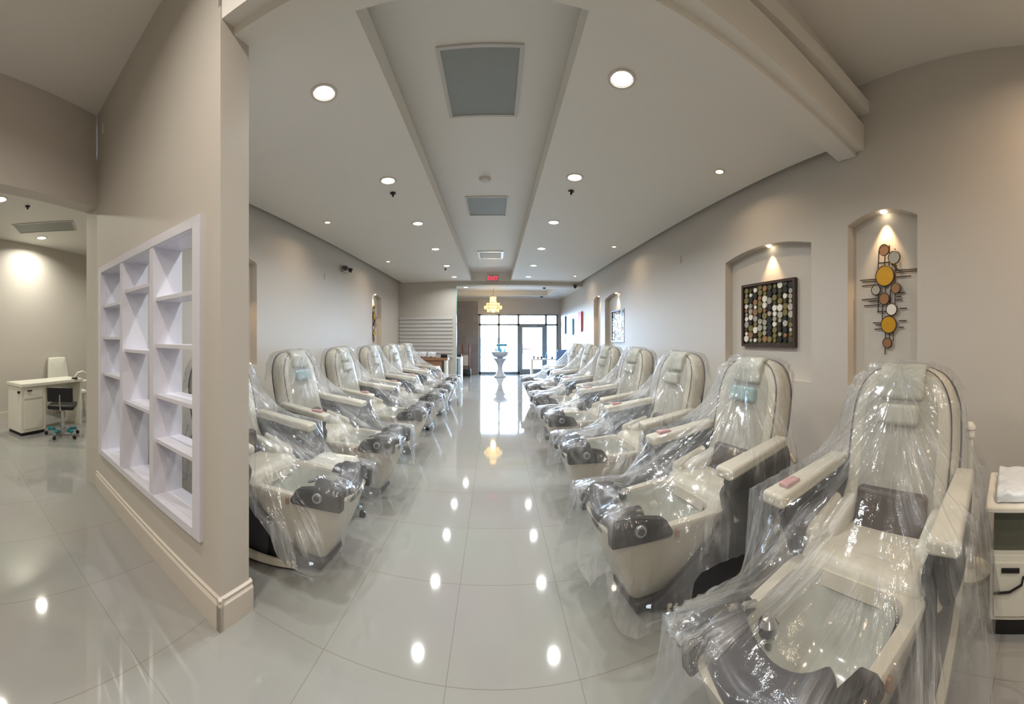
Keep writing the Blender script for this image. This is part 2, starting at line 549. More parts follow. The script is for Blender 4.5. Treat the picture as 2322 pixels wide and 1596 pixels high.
# front wall around the shop window
WX0, WX1, WZ = -0.66, 2.60, 2.43
b = MB()
b.box((-3.2, YF, 0), (WX0, YF + 0.2, 3.3)); b.box((WX0, YF, WZ), (XR + 0.3, YF + 0.2, 3.3)); b.box((WX1, YF, 0), (XR + 0.3, YF + 0.2, WZ))
struct('wall_front', b, M['wall'], smooth=False)

# ------------------------------------------------------------------ shop front glazing
b = MB(); fw = 0.055
def bar(b, x0, x1, z0, z1, d=0.05): b.box((x0, YF + 0.03, z0), (x1, YF + 0.03 + d, z1))
bar(b, WX0, WX1, WZ - 0.06, WZ); bar(b, WX0, WX1, 0, 0.09)
bar(b, WX0, 2.62, 1.96, 2.04)
for x in (WX0, 0.12, 0.92, 2.05, WX1 - 0.08): bar(b, x, x + 0.09, 0, WZ)
b2 = struct('window_1', b, M['alum'], smooth=False)
b = MB()
b.box((WX0, YF + 0.05, 0.09), (0.98, YF + 0.058, WZ)); b.box((2.10, YF + 0.05, 0.09), (WX1, YF + 0.058, WZ)); b.box((0.98, YF + 0.05, 2.04), (2.07, YF + 0.058, WZ))
g = b.build('window_pane', M['glass'], b2, smooth=False)
b = MB()
for x0, x1, z0, z1 in ((1.01, 1.13, 0.01, 1.98), (1.93, 2.05, 0.01, 1.98), (1.13, 1.93, 1.88, 1.98), (1.13, 1.93, 0.01, 0.2)):
    b.box((x0, YF + 0.0, z0), (x1, YF + 0.045, z1))
dr = struct('door_1', b, M['alum'], smooth=False)
b = MB(); b.box((1.13, YF + 0.02, 0.2), (1.93, YF + 0.027, 1.88)); b.build('door_pane', M['glass'], dr, smooth=False)
b = MB(); b.box((1.14, YF - 0.05, 1.0), (1.92, YF - 0.03, 1.03)); b.box((1.14, YF - 0.05, 1.0), (1.16, YF + 0.01, 1.03)); b.box((1.9, YF - 0.05, 1.0), (1.92, YF + 0.01, 1.03))
b.build('push_bar', M['chrome'], dr, smooth=False)
b = MB(); b.box((1.2, YF - 0.05, 1.90), (1.45, YF, 1.96)); b.cyl((1.45, YF - 0.03, 1.93), (1.7, YF - 0.16, 1.95), 0.01); b.build('door_closer', M['silver'], dr, smooth=False)

# stone cladding beside the window
b = MB(); b.box((-1.56, YF - 0.065, 0), (WX0 - 0.02, YF - .002, 2.94)); tag(b.build('stone_cladding', M['stone'], smooth=False), 'grey brown stone tile cladding left of the shop window', 'stone wall panel')

# ------------------------------------------------------------------ partition with pass-through shelf unit
fp = frame_fn(P0, PD, PN); PL = (P1 - P0).length; PT = 0.20
S0, S1, SZ0, SZ1 = 0.15, 1.80, 0.38, 2.17
b = MB()
b.box((0, 0, 0), (S0 + .05, PT, ZC + .02), fn=fp); b.box((S1 - .02, 0, 0), (PL, PT, ZC + .02), fn=fp)
b.box((S0 + .05, 0, 0), (S1 - .02, PT, SZ0 + .03), fn=fp); b.box((S0 + .05, 0, SZ1 - .03), (S1 - .02, PT, ZC + .02), fn=fp)
b.box((0.02, 0.002, ZC), (PL, PT - .01, ZH), fn=fp)
struct('wall_partition', b, M['wall'], smooth=False)
b = MB()
prof = [(-0.018, 0), (-0.018, 0.125), (-0.008, 0.14), (-0.012, 0.155), (0, 0.165), (0.01, 0.165), (0.01, 0)]
b.prism(prof, -0.018, PL, 'x', fn=fp)
be = frame_fn(P0, PN, -PD * -1)
# return of the baseboard around the wall end
fe = lambda p: P0 + PN * p.x + PD * p.y + Vector((0, 0, p.z))
b.prism(prof, -0.018, PT + 0.018, 'x', fn=fe)
struct('baseboard_partition', b, M['trimw'], smooth=False)

sh = thing('shelf_unit', 'lilac white pass-through shelf unit with three columns set into the partition', 'shelf', tuple(P0 + PD * 1.0 + Vector((0, 0, SZ0))))
inv = Matrix.Translation(Vector(sh.location)).inverted()
fs = lambda p: inv @ fp(p)
D0, D1 = -0.025, PT + 0.012
cols = [(0.225, 0.70), (0.76, 1.235), (1.29, 1.76)]
b = MB()
b.box((S0, D0, SZ0), (0.225, 0.03, SZ1), fn=fs); b.box((1.76, D0, SZ0), (1.83, 0.03, SZ1), fn=fs)
b.box((0.225, D0, SZ1 - .06), (1.76, 0.03, SZ1), fn=fs); b.box((0.225, D0, SZ0), (1.76, 0.03, SZ0 + .05), fn=fs)
b.build('face_frame', M['shelf'], sh, smooth=False, bevel=0.002)
b = MB()
b.box((0.205, 0.03, SZ0 + .01), (0.225, D1, SZ1 - .02), fn=fs); b.box((1.76, 0.03, SZ0 + .01), (1.78, D1, SZ1 - .02), fn=fs)
b.box((0.225, 0.03, SZ1 - .06), (1.76, D1, SZ1 - .02), fn=fs); b.box((0.225, 0.03, SZ0 + .02), (1.76, D1, SZ0 + .05), fn=fs)
b.build('case', M['shelf'], sh, smooth=False)
for x in (0.70, 1.235):
    b = MB(); b.box((x, D0 + .004, SZ0 + .05), (x + .055, D1, SZ1 - .06), fn=fs); b.build('divider', M['shelf'], sh, smooth=False)
for (x0, x1), zs in zip(cols, ((1.755, 1.44, 1.10, 0.80), (1.87, 1.39, 0.97), (1.79, 1.49, 1.15))):
    for z in zs:
        b = MB(); b.box((x0, 0.0, z - .012), (x1, D1 - .01, z + .012), fn=fs); o = b.build('shelf_board', M['shelf'], sh, smooth=False)

# ------------------------------------------------------------------ opening wall and side room
fq = frame_fn(P1, QD, QN); QL = (Q1 - P1).length
b = MB()
b.box((0, 0, 2.79), (QL, 0.17, ZH), fn=fq)
b.box((2.6, 0, 0), (QL, 0.17, 2.79), fn=fq)
b.box((-0.2, 0, 0), (0, 0.17, ZH), fn=fq)
struct('wall_opening', b, M['wall'], smooth=False)
fa = frame_fn(A0 - AD * 5.2, AD, Vector((-1, 0, 0)))
b = MB(); b.box((0, 0, 0), (9.5, 0.15, 3.4), fn=fa); struct('wall_side_room', b, M['wall'], smooth=False)
b = MB(); b.box((0, -0.02, 0), (9.5, 0.0, 0.15), fn=fa); struct('baseboard_side_room', b, M['trimw'], smooth=False)
b = MB(); b.box((-8.6, 4.9, 0), (XL - 0.1, 5.05, 3.4)); struct('wall_side_room_end', b, M['wall'], smooth=False)
b = MB(); b.prism([(-9, -3.4), (Q1.x - .08, -3.4), (P1.x - .06, 1.5), (-3.26, 1.6), (-3.17, 1.7), (-3.17, 5.05), (-9, 5.05)], 3.25, 3.35, 'z'); o = struct('ceiling_side', b, M['ceil'], smooth=False); o.name = 'ceiling'

# ------------------------------------------------------------------ ceiling fittings
ORD = ['nearest', 'second', 'third', 'fourth', 'fifth', 'sixth', 'seventh', 'eighth']
def downlight_proto(name, lens, energy, color, r):
    t = thing(name, 'x', 'ceiling light')
    b = MB(); b.lathe([(r + .018, 0.002), (r + .018, -.006), (r, -.006), (r * .96, -.001), (r * .9, .0015)], 28); b.build('trim_ring', M['trimw'], t)
    b = MB(); b.lathe([(0.0001, -0.0015), (r * .55, -.002), (r * .9, .0)], 28); b.build('lens', lens, t)
    lamp('bulb', 'AREA', (0, 0, -.012), t, energy, color, size=r * 1.6, spread=R(155))
    return t
E_MAIN = 19.5
dl = downlight_proto('downlight', M['lens'], E_MAIN, (0.98, 1.0, 0.98), 0.075)
dlh = downlight_proto('added_high_downlight', M['lens'], 27, (1.0, 0.92, 0.81), 0.075)  # unseen lamps at the camera end, added to brighten partition and header
dsp = downlight_proto('accent_spotlight', M['lensw'], 4, (1.0, 0.78, 0.52), 0.04)
dsd = downlight_proto('side_room_downlight', M['lensc'], 25, (1.0, 0.97, 0.84), 0.085)
dfr = None
first = {}
def put(p, loc, label, group=None):
    o = p if p.name not in first else copy_tree(p)
    first[p.name] = 1
    o.location = loc; o['label'] = label
    if group: o['group'] = group
    return o
YS = [2.15, 3.62, 5.10, 6.65, 8.25, 9.80]
for i, y in enumerate(YS):
    put(dl, (-1.13, y, ZC), f'round white downlight in the left soffit, {ORD[i]} from the partition end', 'downlights in the aisle soffits')
for i, y in enumerate(YS):
    put(dl, (0.81 + .025 * i, y, ZC), f'round white downlight in the right soffit, {ORD[i]} from the ceiling beam', 'downlights in the aisle soffits')
for i, (x, y) in enumerate([(-2.36, 4.6), (-2.34, 7.5)]):
    put(dsp, (x, y, ZC), f'small warm spotlight by the left wall, {"nearer" if i == 0 else "farther"} one', 'small warm spotlights near the walls')
for i, (x, y) in enumerate([(2.13, 2.88), (2.18, 6.2), (2.2, 9.5)]):
    put(dsp, (x, y, ZC), f'small warm spotlight by the right wall, {ORD[i]} from the beam', 'small warm spotlights near the walls')
for i, (x, y) in enumerate([(-5.98, 1.76), (-4.42, 0.75)]):
    put(dsd, (x, y, 3.25), ['round downlight in the side room ceiling beyond the vent', 'round downlight in the side room ceiling at the left edge of the picture'][i], 'side room downlights')
# out-of-frame side room and camera-end lamps, added to raise the ambient light
for x, y in ((-5.2, 3.6), (-4.6, -1.6)):
    put(dsd, (x, y, 3.25), 'extra side room downlight outside the picture, added for ambient light', 'side room downlights')
for x, y in ((0.4, -1.2), (-1.0, 0.35), (-0.9, -1.4)):
    o = put(dlh, (x, y, ZH), 'added unseen fill downlight in the high ceiling above the camera', 'added fill downlights above the camera')
dwarm = downlight_proto('warm_downlight', M['lensw'], 20, (1.0, 0.72, 0.48), 0.075)
put(dwarm, (1.95, -0.45, ZH), 'warm round downlight in the high ceiling by the right wall, outside the picture', None)
for x, y in ((-0.9, 10.95),):
    put(dl, (x, y, 3.05), {-.9: 'round downlight in the front ceiling left of the chandelier', 1.5: 'round downlight in the front ceiling right of the chandelier', -.4: 'round downlight in the front ceiling beside the shop window'}[x], 'downlights in the front ceiling')

def vent(x0, x1, y0, y1, z, label, m=None, name='ceiling_vent', group='return air grilles in the ceiling channel', off=(0, 0)):
    t = thing(name, label, 'air vent', ((x0+x1)/2, (y0+y1)/2, z), 0, group)
    hx, hy = (x1-x0)/2, (y1-y0)/2
    b = MB(); f = 0.025
    b.box((-hx-f, -hy-f, -.012), (-hx, hy+f, 0)); b.box((hx, -hy-f, -.012), (hx+f, hy+f, 0)); b.box((-hx, -hy-f, -.012), (hx, -hy, 0)); b.box((-hx, hy, -.012), (hx, hy+f, 0))
    b.build('vent_frame', M['ventframe'], t, smooth=False)
    b = MB(); b.box((-hx, -hy, -.006), (hx, hy, 0)); b.build('perforated_panel', m or M['vent'], t, smooth=False)
    return t
vent(-0.37, 0.17, 2.36, 3.08, ZR, 'large square grey perforated vent nearest the camera')
vent(-0.39, 0.17, 4.90, 5.62, ZR, 'grey perforated vent in the middle of the ceiling channel')
b = MB()
t = thing('supply_diffuser', 'small white louvred diffuser near the exit sign', 'air vent', (-0.1, 8.35, ZR))
b.box((-.3, -.36, -.02), (.3, -.3, 0)); b.box((-.3, .3, -.02), (.3, .36, 0)); b.box((-.3, -.3, -.02), (-.25, .3, 0)); b.box((.25, -.3, -.02), (.3, .3, 0)); b.build('vent_frame', M['white'], t, smooth=False)
b = MB()
for k in range(7): b.box((-.25, -.29 + k*.085, -.014), (.25, -.24 + k*.085, -.004))
b.build('louvres', M['ventframe'], t, smooth=False)
v = vent(-0.45, 0.45, -0.22, 0.22, 3.25, 'grey rectangular vent in the side room ceiling', group=None)
v.location = (-5.36, 1.63, 3.25); v.rotation_euler = (0, 0, R(62))

def disc_thing(name, label, cat, loc, prof, m, group=None, rot=None):
    b = MB(); b.lathe(prof, 24); o = b.build(name, m); o.location = loc
    if rot: o.rotation_euler = rot
    return tag(o, label, cat, group)
disc_thing('smoke_detector', 'round grey smoke detector between two ceiling vents', 'smoke detector', (-0.12, 4.34, ZR), [(0.0001, -.035), (.05, -.035), (.07, -.02), (.075, 0)], M['ventframe'])
for i, (x, y, z) in enumerate([(-1.17, 3.94, ZC), (0.87, 3.96, ZC), (-1.21, 8.6, ZC), (-4.57, 1.15, 3.25)]):
    disc_thing('sprinkler_head', ['small black sprinkler head in the left soffit behind the second downlight', 'small black sprinkler head in the right soffit behind the second downlight', 'tiny black sprinkler head in the far left soffit', 'small black sprinkler head in the side room ceiling'][i], 'sprinkler', (x, y, z), [(0.0001, -.045), (.012, -.045), (.012, -.02), (.034, -.014), (.034, 0)], M['black'], 'ceiling sprinkler heads')

# niche spotlights: small warm lamps in the head of each lit niche
for i, (sx, y, z, r) in enumerate([(XR + .055, 1.385, 2.585, 0), (XR + .055, 2.78, 2.505, 0), (XR + .055, 7.62, 2.505, 0), (XR + .055, 8.98, 2.58, 0), (XL - .055, 3.35, 2.535, 0), (XL - .055, 8.5, 2.585, 0)]):
    t = thing('niche_light', 'tiny warm light in the head of the ' + ['niche with the metal disc sculpture', 'niche with the large disc panel', 'far right niche with the small disc panel', 'narrow far right niche', 'narrow left niche beside the partition', 'narrow far left niche'][i], 'niche light', (sx, y, z), 0, 'niche head lights')
    b = MB(); b.lathe([(.0001, -.012), (.018, -.012), (.026, -.008), (.028, .004)], 20); b.build('lens', M['lensw'], t)
    lamp('bulb', 'SPOT', (0, 0, -.03), t, 26, (1, .66, .34), spot_size=R(70), spot_blend=.7, shadow_soft_size=.015)

# exit sign, emergency light, switch plate
t = thing('exit_sign', 'red lettered exit sign at the end of the ceiling channel', 'exit sign', (-0.06, 10.53, 3.24))
b = MB(); b.box((-.17, -.02, -.085), (.17, .02, .10)); b.build('housing', M['exitbox'], t, smooth=False)
cu = bpy.data.curves.new('exit_text', 'FONT'); cu.body = 'EXIT'; cu.size = 0.16; cu.extrude = 0.004; cu.align_x = 'CENTER'; cu.align_y = 'CENTER'
to = bpy.data.objects.new('exit_letters', cu); col.objects.link(to); to.parent = t; to.location = (0, -.026, .005); to.rotation_euler = (R(90), 0, 0)
bpy.context.view_layer.update()
me = bpy.data.meshes.new_from_object(to.evaluated_get(bpy.context.evaluated_depsgraph_get()))
tm = bpy.data.objects.new('exit_letters', me); col.objects.link(tm); tm.parent = t; tm.location = to.location; tm.rotation_euler = to.rotation_euler
me.materials.clear(); me.materials.append(M['exit'])
bpy.data.objects.remove(to)
tm.name = 'letters'

t = thing('emergency_light', 'twin headed emergency light high on the left wall', 'emergency light', (XL, 6.47, 2.85))
b = MB(); b.rbox((.03, 0, 0), (.03, .12, .05), .012); b.build('housing', M['ventframe'], t)
for s in (-1, 1):
    b = MB(); b.cyl((.05, s*.11, .03), (.11, s*.15, 0.0), .035, .05); b.build('lamp_head', M['char'], t)
b = MB(); b.box((XL, 5.62, 2.54), (XL + .012, 5.69, 2.64)); tag(b.build('wall_sensor_plate', M['ventframe'], smooth=False), 'small plate on the left wall below the soffit', 'wall plate')
for i, (x, y, z) in enumerate([(XR - .06, 4.6, 2.62)]):
    b = MB(); b.box((XR - .012, y, z), (XR, y + .07, z + .1)); tag(b.build('wall_sensor_plate', M['ventframe'], smooth=False), 'small plate high on the right wall', 'wall plate')
t = thing('security_camera', 'small black dome camera at the right end of the header', 'security camera', (2.45, YW - .03, 3.05))
b = MB(); b.lathe([(.0001, -.06), (.03, -.05), (.045, -.02), (.045, .0)], 16); b.build('dome', M['black'], t)
b = MB(); b.lathe([(.05, -.003), (.055, .02), (.055, .06), (.0001, .06)], 16); b.build('camera_base', M['char'], t)
for i, (x, y) in enumerate([(1.78, 13.35), (1.55, 11.0)]):
    disc_thing('smoke_detector', ['small detector in the front ceiling near the door', 'small detector in the front ceiling just past the header'][i], 'smoke detector', (x, y, 3.05), [(0.0001, -.04), (.04, -.04), (.06, 0)], M['char'])

# ------------------------------------------------------------------ art
random.seed(5)
def disc_panel(y0, y1, z0, z1, label, nx=10, nz=13):
    t = thing('disc_wall_panel', label, 'wall art', (XR + .11, (y0+y1)/2, (z0+z1)/2))
    hy, hz = (y1-y0)/2, (z1-z0)/2
    b = MB(); f = .03; d = .05
    b.box((-d, -hy, -hz), (0, -hy+f, hz)); b.box((-d, hy-f, -hz), (0, hy, hz)); b.box((-d, -hy+f, -hz), (0, hy-f, -hz+f)); b.box((-d, -hy+f, hz-f), (0, hy-f, hz))
    b.build('frame', M['darkwood'], t, smooth=False)
    b = MB(); b.box((-.012, -hy+f, -hz+f), (-.004, hy-f, hz-f)); b.build('backing', M['olived'], t, smooth=False)
    b = MB(); W = 2*(hy-f); Hh = 2*(hz-f)
    for i in range(nx):
        z = -hz + f + .02
        k = 0
        while z < hz - f - .02:
            r = random.choice((.022, .028, .034, .038)) * (W / .8)
            if z + r > hz - f: break
            y = -hy + f + (i + .5) * W / nx
            b.cur = random.choice((0, 0, 4, 4, 1, 1, 2, 2, 2, 3, 4, 5, 5))
            b.cyl((-.014 - .004*random.random(), y, z + r), (-.03 - .008*random.random(), y, z + r), min(r, W/nx*.54), n=16)
            z += 2*r + .002
    b.build('disc_mosaic', [M['pearl'], M['black'], M['olive'], M['bronze'], M['mirror'], M['olived']], t, ang=30)
disc_panel(2.41, 3.26, 1.39, 2.12, 'large dark framed panel of round discs in the wide right niche')
disc_panel(7.14, 8.00, 1.39, 2.12, 'dark framed panel of round discs in the far right niche')

def sculpture(X, sgn, yc, zc, label, s=1.0):
    """coordinates below: u = metres toward the shop front, v = height"""
    t = thing('metal_disc_sculpture', label, 'wall sculpture', (X, yc, zc))
    px = lambda x, y: (-(x - 600) / 1170 * .94 * s, (760 - y) / 1596 * 1.13 * s)   # sculpture drawing units
    b = MB()
    def rod(x0, y0, x1, y1, r=.005):
        a = px(x0, y0); c = px(x1, y1); d = -sgn * (.02)
        b.cyl((d, a[0], a[1]), (d, c[0], c[1]), r * s, n=8)
    for q in ((490,200,480,440),(565,280,555,440),(620,150,612,420),(685,200,685,900),(490,360,610,360),(480,460,480,980),(535,880,530,1120),(470,965,590,965),
              (250,555,460,555),(280,580,460,580),(275,630,450,625),(690,470,940,470),(700,495,940,492),(690,550,870,548),
              (270,805,480,800),(300,885,500,878),(360,830,480,830),(690,745,805,745),(700,790,760,790),(690,830,770,830),(740,935,825,935),
              (415,1105,530,1105),(450,1130,530,1130),(435,1185,530,1180),(730,1085,820,1085),(730,1165,785,1165),
              (570,1200,565,1500),(618,1200,618,1300),(665,1200,665,1330),(640,380,740,480),(700,400,700,480),(570,600,570,760),(630,700,630,880)):
        rod(*q)
    b.build('rod_frame', M['rod'], t)
    for (x, y, r, m) in ((560,205,62,'bronze'),(680,310,72,'mirror'),(568,528,118,'gold'),(458,695,56,'mirror'),(700,688,56,'bronze'),(560,810,64,'bronze'),(650,945,66,'pearl'),(615,1130,98,'gold'),(598,1355,54,'bronze')):
        c = px(x, y); rr = r / 1596 * 1.13 * s; d = -sgn
        b = MB(); b.cyl((d*.026, c[0], c[1]), (d*.034, c[0], c[1]), rr, n=28); o = b.build('disc', M[m], t)
        b = MB(); n = 28
        b.tube([(d*.03, c[0] + (rr+.004)*math.cos(2*PI*k/n), c[1] + (rr+.004)*math.sin(2*PI*k/n)) for k in range(n+1)], .006, 6); b.build('disc_rim', M['rod'], o)
sculpture(XR + .11, 1, 1.36, 1.87, 'gold and mirror disc sculpture of metal rods in the narrow right niche')
sculpture(XL - .11, -1, 8.5, 1.87, 'disc sculpture of metal rods in the narrow far left niche')

# canvases on the right wall by the shop window
for (y, z, w_, h_, m, lab) in ((10.75, 1.98, .42, .62, 'redp', 'red and black print on the far right wall, nearest of the three'), (12.0, 1.85, .45, .55, 'bluew', 'pale blue print on the far right wall between red and dark blue ones'), (13.3, 1.95, .45, .65, 'bluef', 'blue print on the far right wall next to the shop window')):
    t = thing('wall_print', lab, 'picture', (XR, y, z), 0)
    b = MB(); b.box((-.05, -w_/2, -h_/2), (-.004, w_/2, h_/2)); b.build('canvas', M[m], t, smooth=False)
    b = MB(); b.box((-.03, -.02, -h_/2 - .4), (-.02, .02, -h_/2)); b.build('hanging_ribbon', M['pink'], t, smooth=False)

# ------------------------------------------------------------------ the pedicure chair
def smooth_outline(pts, n=6):
    """Catmull-Rom closed curve"""
    out = []; m = len(pts)
    for i in range(m):
        p0, p1, p2, p3 = [Vector(pts[(i+k-1) % m]) for k in range(4)]
        for j in range(n):
            t = j / n
            out.append(0.5 * ((2*p1) + (-p0+p2)*t + (2*p0-5*p1+4*p2-p3)*t*t + (-p0+3*p1-3*p2+p3)*t**3))
    return out
def puff(b, outline, th, edge, fn, crown=0.0):
    """padded slab: 2D outline (u,v) of half-thickness th/2 with rounded rim"""
    c = sum((Vector(p) for p in outline), Vector((0, 0))) / len(outline)
    def ring(k, z):
        res = []
        for p in outline:
            d = Vector(p) - c
            L = d.length
            q = c + d * max(0.02, (L - k) / L)
            res.append((q.x, q.y, z))
        return res
    h = th / 2
    big = max((Vector(p) - c).length for p in outline)
    rings = [ring(big*.7, -h), ring(edge, -h), ring(edge*.3, -h*.75), ring(0, -h*.25), ring(0, h*.25), ring(edge*.3, h*.75), ring(edge, h), ring(big*.35, h + crown*.7), ring(big*.7, h + crown)]
    b.loft(rings, fn=fn)

def make_chair(blue=False):
    t = thing('pedicure_chair', 'x', 'pedicure chair')
    CV = lambda p: Vector((p.x, p.y * (1 - .48 * max(0, min(1, (p.x + .12) / .45)) ** 1.3), p.z))
    # --- body under the seat
    b = MB(); b.prism([(-.66, .03), (.27, .03), (.14, .16), (-.05, .34), (-.2, .44), (-.62, .44), (-.72, .30)], -.25, .25)
    b.build('base', M['black'], t, bevel=.02)
    for s in (-1, 1):
        b = MB()
        pts = smooth_outline([(-.62, .74), (-.36, .70), (-.06, .64), (-.06, .46), (.06, .30), (.27, .10), (.33, .04), (.05, .03), (-.3, .08), (-.58, .3)], 4)
        b.prism([tuple(p) for p in pts], s * .30, s * .335, fn=CV); b.build('side_panel', M['char'], t, bevel=.004)
        b = MB(); n = 26; pr = []
        for i in range(n + 1):
            u = i / n
            a0, a1, a2, a3 = Vector((-.56, .82)), Vector((-.74, .22)), Vector((-.30, .03)), Vector((.26, .04))
            q = a0*(1-u)**3 + a1*3*u*(1-u)**2 + a2*3*u*u*(1-u) + a3*u**3
            pr.append((q.x, s * .338, q.y))
        b.tube(pr, .02, sec=[(-.022, -.02), (.022, -.02), (.022, .02), (-.022, .02)], fn=CV); b.build('side_rail', M['cream'], t, bevel=.005)
    TX = lambda x: (x - .1) * .8 - .12
    TP = lambda x: 1 - .30 * max(0, min(1, (x + .12) / .72))
    # --- foot bath: shell lofted from a narrow pointed toe to a wide rim
    def plan(x0, x1, w, n=28, e=.45, back=None):
        cx, hx = (x0+x1)/2, (x1-x0)/2
        r = []
        for i in range(n):
            a = 2*PI*i/n; ca, sa = math.cos(a), math.sin(a)
            xx = TX(cx + hx*math.copysign(abs(ca)**e, ca))
            r.append((xx, TP(xx) * w*math.copysign(abs(sa)**e, sa)))
        return r
    def ring(z, x0, x1, w, dz=0, e=.36):
        return [(x, y, z) for x, y in plan(x0, x1, w, e=e)]
    b = MB()
    b.loft([ring(.075, .58, .76, .13), ring(.10, .50, .79, .17, .0), ring(.22, .36, .86, .235), ring(.36, .20, .935, .29), ring(.48, .10, .985, .325), ring(.505, .09, .995, .33), ring(.515, .10, .985, .322), ring(.515, .20, .93, .27), ring(.46, .22, .90, .25)], cap1=False)
    b.build('tub_shell', M['creamp'], t, ang=50)
    b = MB()
    b.loft([ring(.50, .19, .925, .262, e=.6), ring(.44, .21, .90, .245, e=.6), ring(.30, .28, .84, .20, e=.7), ring(.24, .36, .76, .13, e=.8)], cap0=False)
    b.build('tub_basin', M['bowl'], t, ang=60)
    b = MB(); b.lathe([(.0001, .262), (.022, .262), (.03, .255), (.034, .242)], 18, fn=lambda p: p + Vector((.22, 0, 0))); b.build('drain', M['chrome'], t)
    b = MB(); b.rbox((.34, 0, .055), (.08, .15, .028), .02); b.build('toe_plinth', M['black'], t)
    for s in (-1, 1):
        b = MB(); b.tube([(.22, s*.19, .035), (.29, s*.175, .04), (.35, s*.15, .05), (.385, s*.11, .062)], .009, 8); b.build('toe_trim', M['led'], t)
    # --- control fins each side of the foot bath, with dial
    for s in (-1, 1):
        b = MB()
        fin = [(1.0, .465), (1.01, .585), (.97, .605), (.88, .605), (.64, .56), (.585, .485), (.60, .465)]
        b.prism([(TX(p[0]), p[1]) for p in fin], s*.265, s*.338, fn=lambda p: Vector((p.x, p.y*TP(p.x), p.z))); f = b.build('control_panel', M['black'], t, bevel=.006)
        b = MB(); b.cyl((TX(.82), s*.336, .535), (TX(.82), s*.354, .535), .032, .028, 20, fn=lambda p: Vector((p.x, p.y*TP(p.x), p.z))); b.build('dial', M['silver'], f); b = MB(); b.cyl((TX(.82), s*.353, .535), (TX(.82), s*.359, .535), .019, .017, 20, fn=lambda p: Vector((p.x, p.y*TP(p.x), p.z))); b.build('dial_button', M['char'], t)
        b = MB(); b.rbox((TX(.56), s*.278, .475), (.010, .012, .022), .006); b.build('lid_latch', M['bronze'], t)
    # --- dark console across the front, humped at both corners
    def hump(p):
        k = min(1, abs(p.y) / .24)
        return Vector((p.x + .01 - .04*k*k, p.y * .72, p.z + (p.z - .44) * .40 * (k**2.5) + .01*k))
    b = MB(); b.rbox((.50, 0, .50), (.085, .285, .065), .05, n=4, mid=10, fn=hump); b.build('front_console', M['char'], t)
    b = MB(); b.lathe([(.0001, .04), (.02, .038), (.034, .022), (.036, 0), (.03, -.02), (.016, -.035), (.014, -.06)], 18, fn=lambda p: p + Vector((.37, -.08, .56))); b.build('water_knob', M['chrome'], t)
    b = MB(); b.tube([(.42, -.17, .50), (.42, -.17, .58), (.39, -.17, .60), (.34, -.17, .58)], .012, 8); b.build('spout', M['chrome'], t)
    # --- seat
    b = MB(); b.rbox((-.36, 0, .485), (.25, .27, .065), .05, fn=lambda p: p + Vector((0, 0, .015*math.cos(p.x*6)))); b.build('seat', M['cream'], t)
    b = MB(); b.rbox((-.13, 0, .475), (.085, .30, .085), .07, n=4); b.build('seat_front_roll', M['cream'], t)
    b = MB(); b.rbox((-.15, 0, .36), (.06, .27, .12), .04, fn=lambda p: Vector((p.x - (.46 - p.z)*.35, p.y, p.z))); b.build('seat_front_panel', M['cream'], t)
    for s in (-1, 1):
        b = MB(); b.rbox((-.27, s*.305, .54), (.15, .04, .10), .03, fn=lambda p: Vector((p.x, p.y, p.z - (p.x + .27)*.25))); b.build('seat_side_block', M['cream'], t)
    for s in (-1, 1):
        b = MB(); b.rbox((-.34, s*.24, .575), (.14, .045, .055), .035, fn=lambda p: p + Vector((0, 0, .25 * -(p.x + .34)))); b.build('seat_bolster', M['whiteleather'], t)
    b = MB(); b.rbox((-.425, 0, .61), (.03, .19, .11), .025, fn=lambda p: Vector((p.x - (p.z-.59)*.23, p.y, p.z))); b.build('lumbar_panel', M['brownmesh'], t)
    # --- backrest
    lean = R(13)
    def bf(p):   # p = (u sideways, v up along the back, w out of the cushion toward the sitter)
        bend = .05 * ((p.y - .45) ** 2)
        base = Vector((-.46, 0, .47))
        up = Vector((-math.sin(lean), 0, math.cos(lean))); out = Vector((math.cos(lean), 0, math.sin(lean)))
        return base + up * p.y + Vector((0, 1, 0)) * p.x + out * (p.z + bend)
    shell = smooth_outline([(-.27, 0), (.27, 0), (.30, .25), (.31, .52), (.285, .73), (.19, .865), (0, .905), (-.19, .865), (-.285, .73), (-.31, .52), (-.30, .25)], 5)
    b = MB(); puff(b, shell, .20, .05, lambda p: bf(Vector((p.x, p.y, p.z - .09 + .035 * (p.x / .3) ** 2)))); b.build('backrest_shell', M['cream'], t, ang=60)
    face = smooth_outline([(-.19, .05), (.19, .05), (.215, .25), (.225, .52), (.205, .70), (.13, .80), (0, .83), (-.13, .80), (-.205, .70), (-.225, .52), (-.215, .25)], 5)
    b = MB(); puff(b, face, .05, .025, lambda p: bf(Vector((p.x, p.y, p.z + .01))), .008); b.build('backrest_cushion', M['greyfab'], t, ang=60)
    b = MB(); b.tube([bf(Vector((p.x*.93, p.y*.955 + .02, .028))) for p in shell + shell[:1]], .004, 6); b.tube([bf(Vector((p.x*1.002, p.y*1.002, -.12))) for p in shell + shell[:1]], .006, 6); b.build('piping', M['char'], t)
    b = MB(); b.rbox((0, .80, .035), (.135, .10, .035), .025, mid=5, fn=lambda p: bf(Vector((p.x, p.y, p.z - max(0, p.y - .82) * .5)))); b.build('headrest', M['pillow'], t)
    b = MB(); b.rbox((0, .62, .055), (.115, .055, .03), .025, fn=bf); b.build('neck_pillow', M['pillowb'] if blue else M['pillow'], t)
